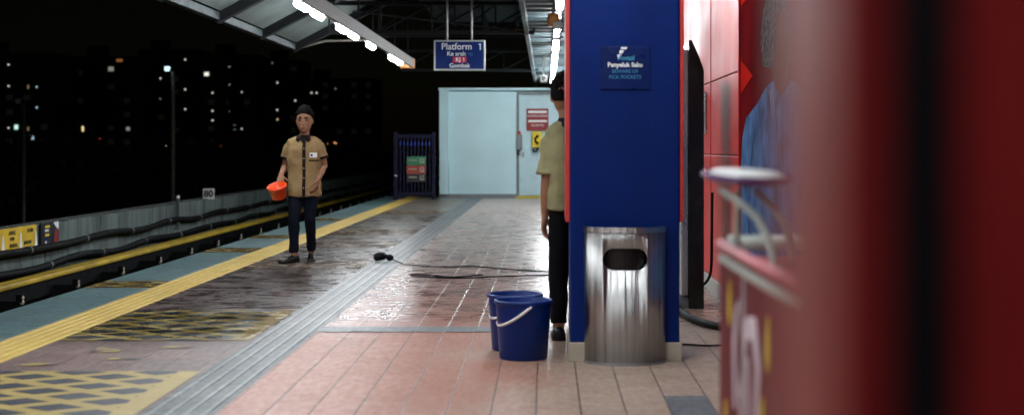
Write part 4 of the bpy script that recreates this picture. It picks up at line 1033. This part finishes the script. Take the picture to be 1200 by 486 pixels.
tower(162, 233, 58, 350, [(165, 80, 'w', S, S), (188, 92, 'w', S, S), (188, 116, 'W', S, S), (195, 171, 'w', S, 2), (217, 70, 'w', S, S), (217, 105, 'w', S, S), (217, 128, 'w', S, S)], 'dark apartment tower behind the tall lit lamp mast')
tower(237, 300, 64, 330, [(242, 87, 'w', 5, 4), (249, 109, 'w', S, S), (249, 130, 'w', S, S), (249, 141, 'w', S, S), (269, 78, 'w', S, S), (269, 88, 'w', S, S), (269, 99, 'w', S, S), (269, 130, 'w', S, S), (283, 108, 'w', S, S), (283, 151, 'w', S, S), (275, 145, 'B', 3, 4), (275, 152, 'B', 3, 4), (258, 171, 'O', 4, 2)], 'dark apartment tower with the most lit windows, left of the walking man', (275, 76, 165, 18))
tower(304, 352, 70, 360, [(319, 74, 'W', S, S), (325, 97, 'w', S, S), (325, 129, 'w', S, S), (325, 140, 'y', S, S), (311, 119, 'p', S, S), (346, 118, 'w', S, S)], 'dark narrow apartment tower right behind the walking man')
tower(356, 440, 92, 380, [(365, 109, 'w', S, S), (371, 109, 'w', S, S), (385, 169, 'o', 3, 3), (393, 168, 'o', 5, 3), (393, 104, 'W', S, S)], 'low dark apartment tower right of the walking man with orange lights')
def mast(x, ytop, D, rad, head, lab):
    p = px(x, ytop, D)
    r = empty('lamp_mast', (p.x, D, -9), lab, 'street lamp', 'lamp masts beyond the track')
    m_ = MB(); m_.tube([(p.x, D, -9), (p.x, D, p.z)], [rad, rad*.8], 10); m_.build('pole', 'skirt' if head else 'steel', r, True)
    m_ = MB(); m_.tube([(p.x, D, p.z-.1), (p.x-.2, D, p.z+.1)], rad*.4, 8); m_.build('arm', 'steel', r)
    m_ = MB(); m_.box(p.x-.36, p.x-.16, D-.12, D+.12, p.z+.02, p.z+.22, .03); m_.build('lamp_head', emat('mast_lamp', (.6, .9, 1.), 1.5) if head else 'housing', r)
mast(203, 84, 62, .095, True, 'tall mast with a lit bluish lamp head beyond the parapet')
mast(28, 122, 62, .10, False, 'shorter unlit grey mast at the far left beyond the parapet')
t = empty('street_lamp', px(421, 184, 150), 'low street lamp glowing yellow far right of the walking man', 'street lamp')
p = px(421, 184, 150); mb = MB(); mb.tube([(p.x, 150, -9), (p.x, 150, p.z)], .09, 8); mb.build('pole', 'steel', t)
mb = MB(); mb.ball((p.x, 150, p.z), (.2, .2, .2)); mb.build('globe', emat('globe', (1., .62, .12), 5.), t)
# trees: trunk, limbs, crown of leaf faces
def tree_meshes(seed, hgt, rad):
    rd = random.Random(seed)
    m_ = MB(); m_.tube([(0, 0, 0), (.2, .1, hgt*.3), (.1, 0, hgt*.55), (.2, .1, hgt*.8)], [.35, .26, .18, .06], 8)
    cl = []
    for k in range(9):
        a = rd.uniform(0, 2*PI); q = Vector((math.cos(a)*rad*rd.uniform(.35, .8), math.sin(a)*rad*rd.uniform(.35, .8), hgt*rd.uniform(.5, .9)))
        m_.tube([(.1, 0, hgt*rd.uniform(.35, .55)), q*.6+Vector((0, 0, hgt*.22)), q], [.12, .08, .03], 6); cl.append((q, rad*rd.uniform(.3, .5)))
    tr = m_.mesh('trunk')
    bm = bmesh.new()
    for q, rr in cl:
        for k in range(150):
            v = Vector((rd.gauss(0, 1), rd.gauss(0, 1), rd.gauss(0, .8))).normalized()*rr*rd.uniform(.5, 1.1)+q
            n1 = Vector((rd.uniform(-1, 1), rd.uniform(-1, 1), rd.uniform(-1, 1))).normalized(); n2 = n1.orthogonal().normalized(); n3 = n1.cross(n2); s = rd.uniform(.15, .34)
            bm.faces.new([bm.verts.new(v+n2*s), bm.verts.new(v+n3*s*.6), bm.verts.new(v-n2*s), bm.verts.new(v-n3*s*.6)])
    cm = bpy.data.meshes.new('crown'); bm.to_mesh(cm); bm.free()
    return tr, cm
TMs = [tree_meshes(s, h, r_) for s, h, r_ in ((1, 11., 4.2), (2, 10.2, 4.8), (3, 11.6, 3.6))]
random.seed(21)
for k in range(22):
    xpx = -30+k*23+random.uniform(-6, 6); D = random.uniform(95, 125); i = k % 3
    q = px(xpx, 173, D)
    r = empty('tree', (q.x, D, -9), 'dark tree crown in the black tree line beyond the parapet', 'tree', 'trees in the dark tree line')
    a = link_mesh('trunk', TMs[i][0], 'bark', r); b = link_mesh('crown', TMs[i][1], 'foliage', r)
    r.rotation_euler = (0, 0, random.uniform(0, 6)); sc = random.uniform(.85, 1.03)*(1.0 if k % 4 else 1.06); r.scale = (sc, sc, sc)
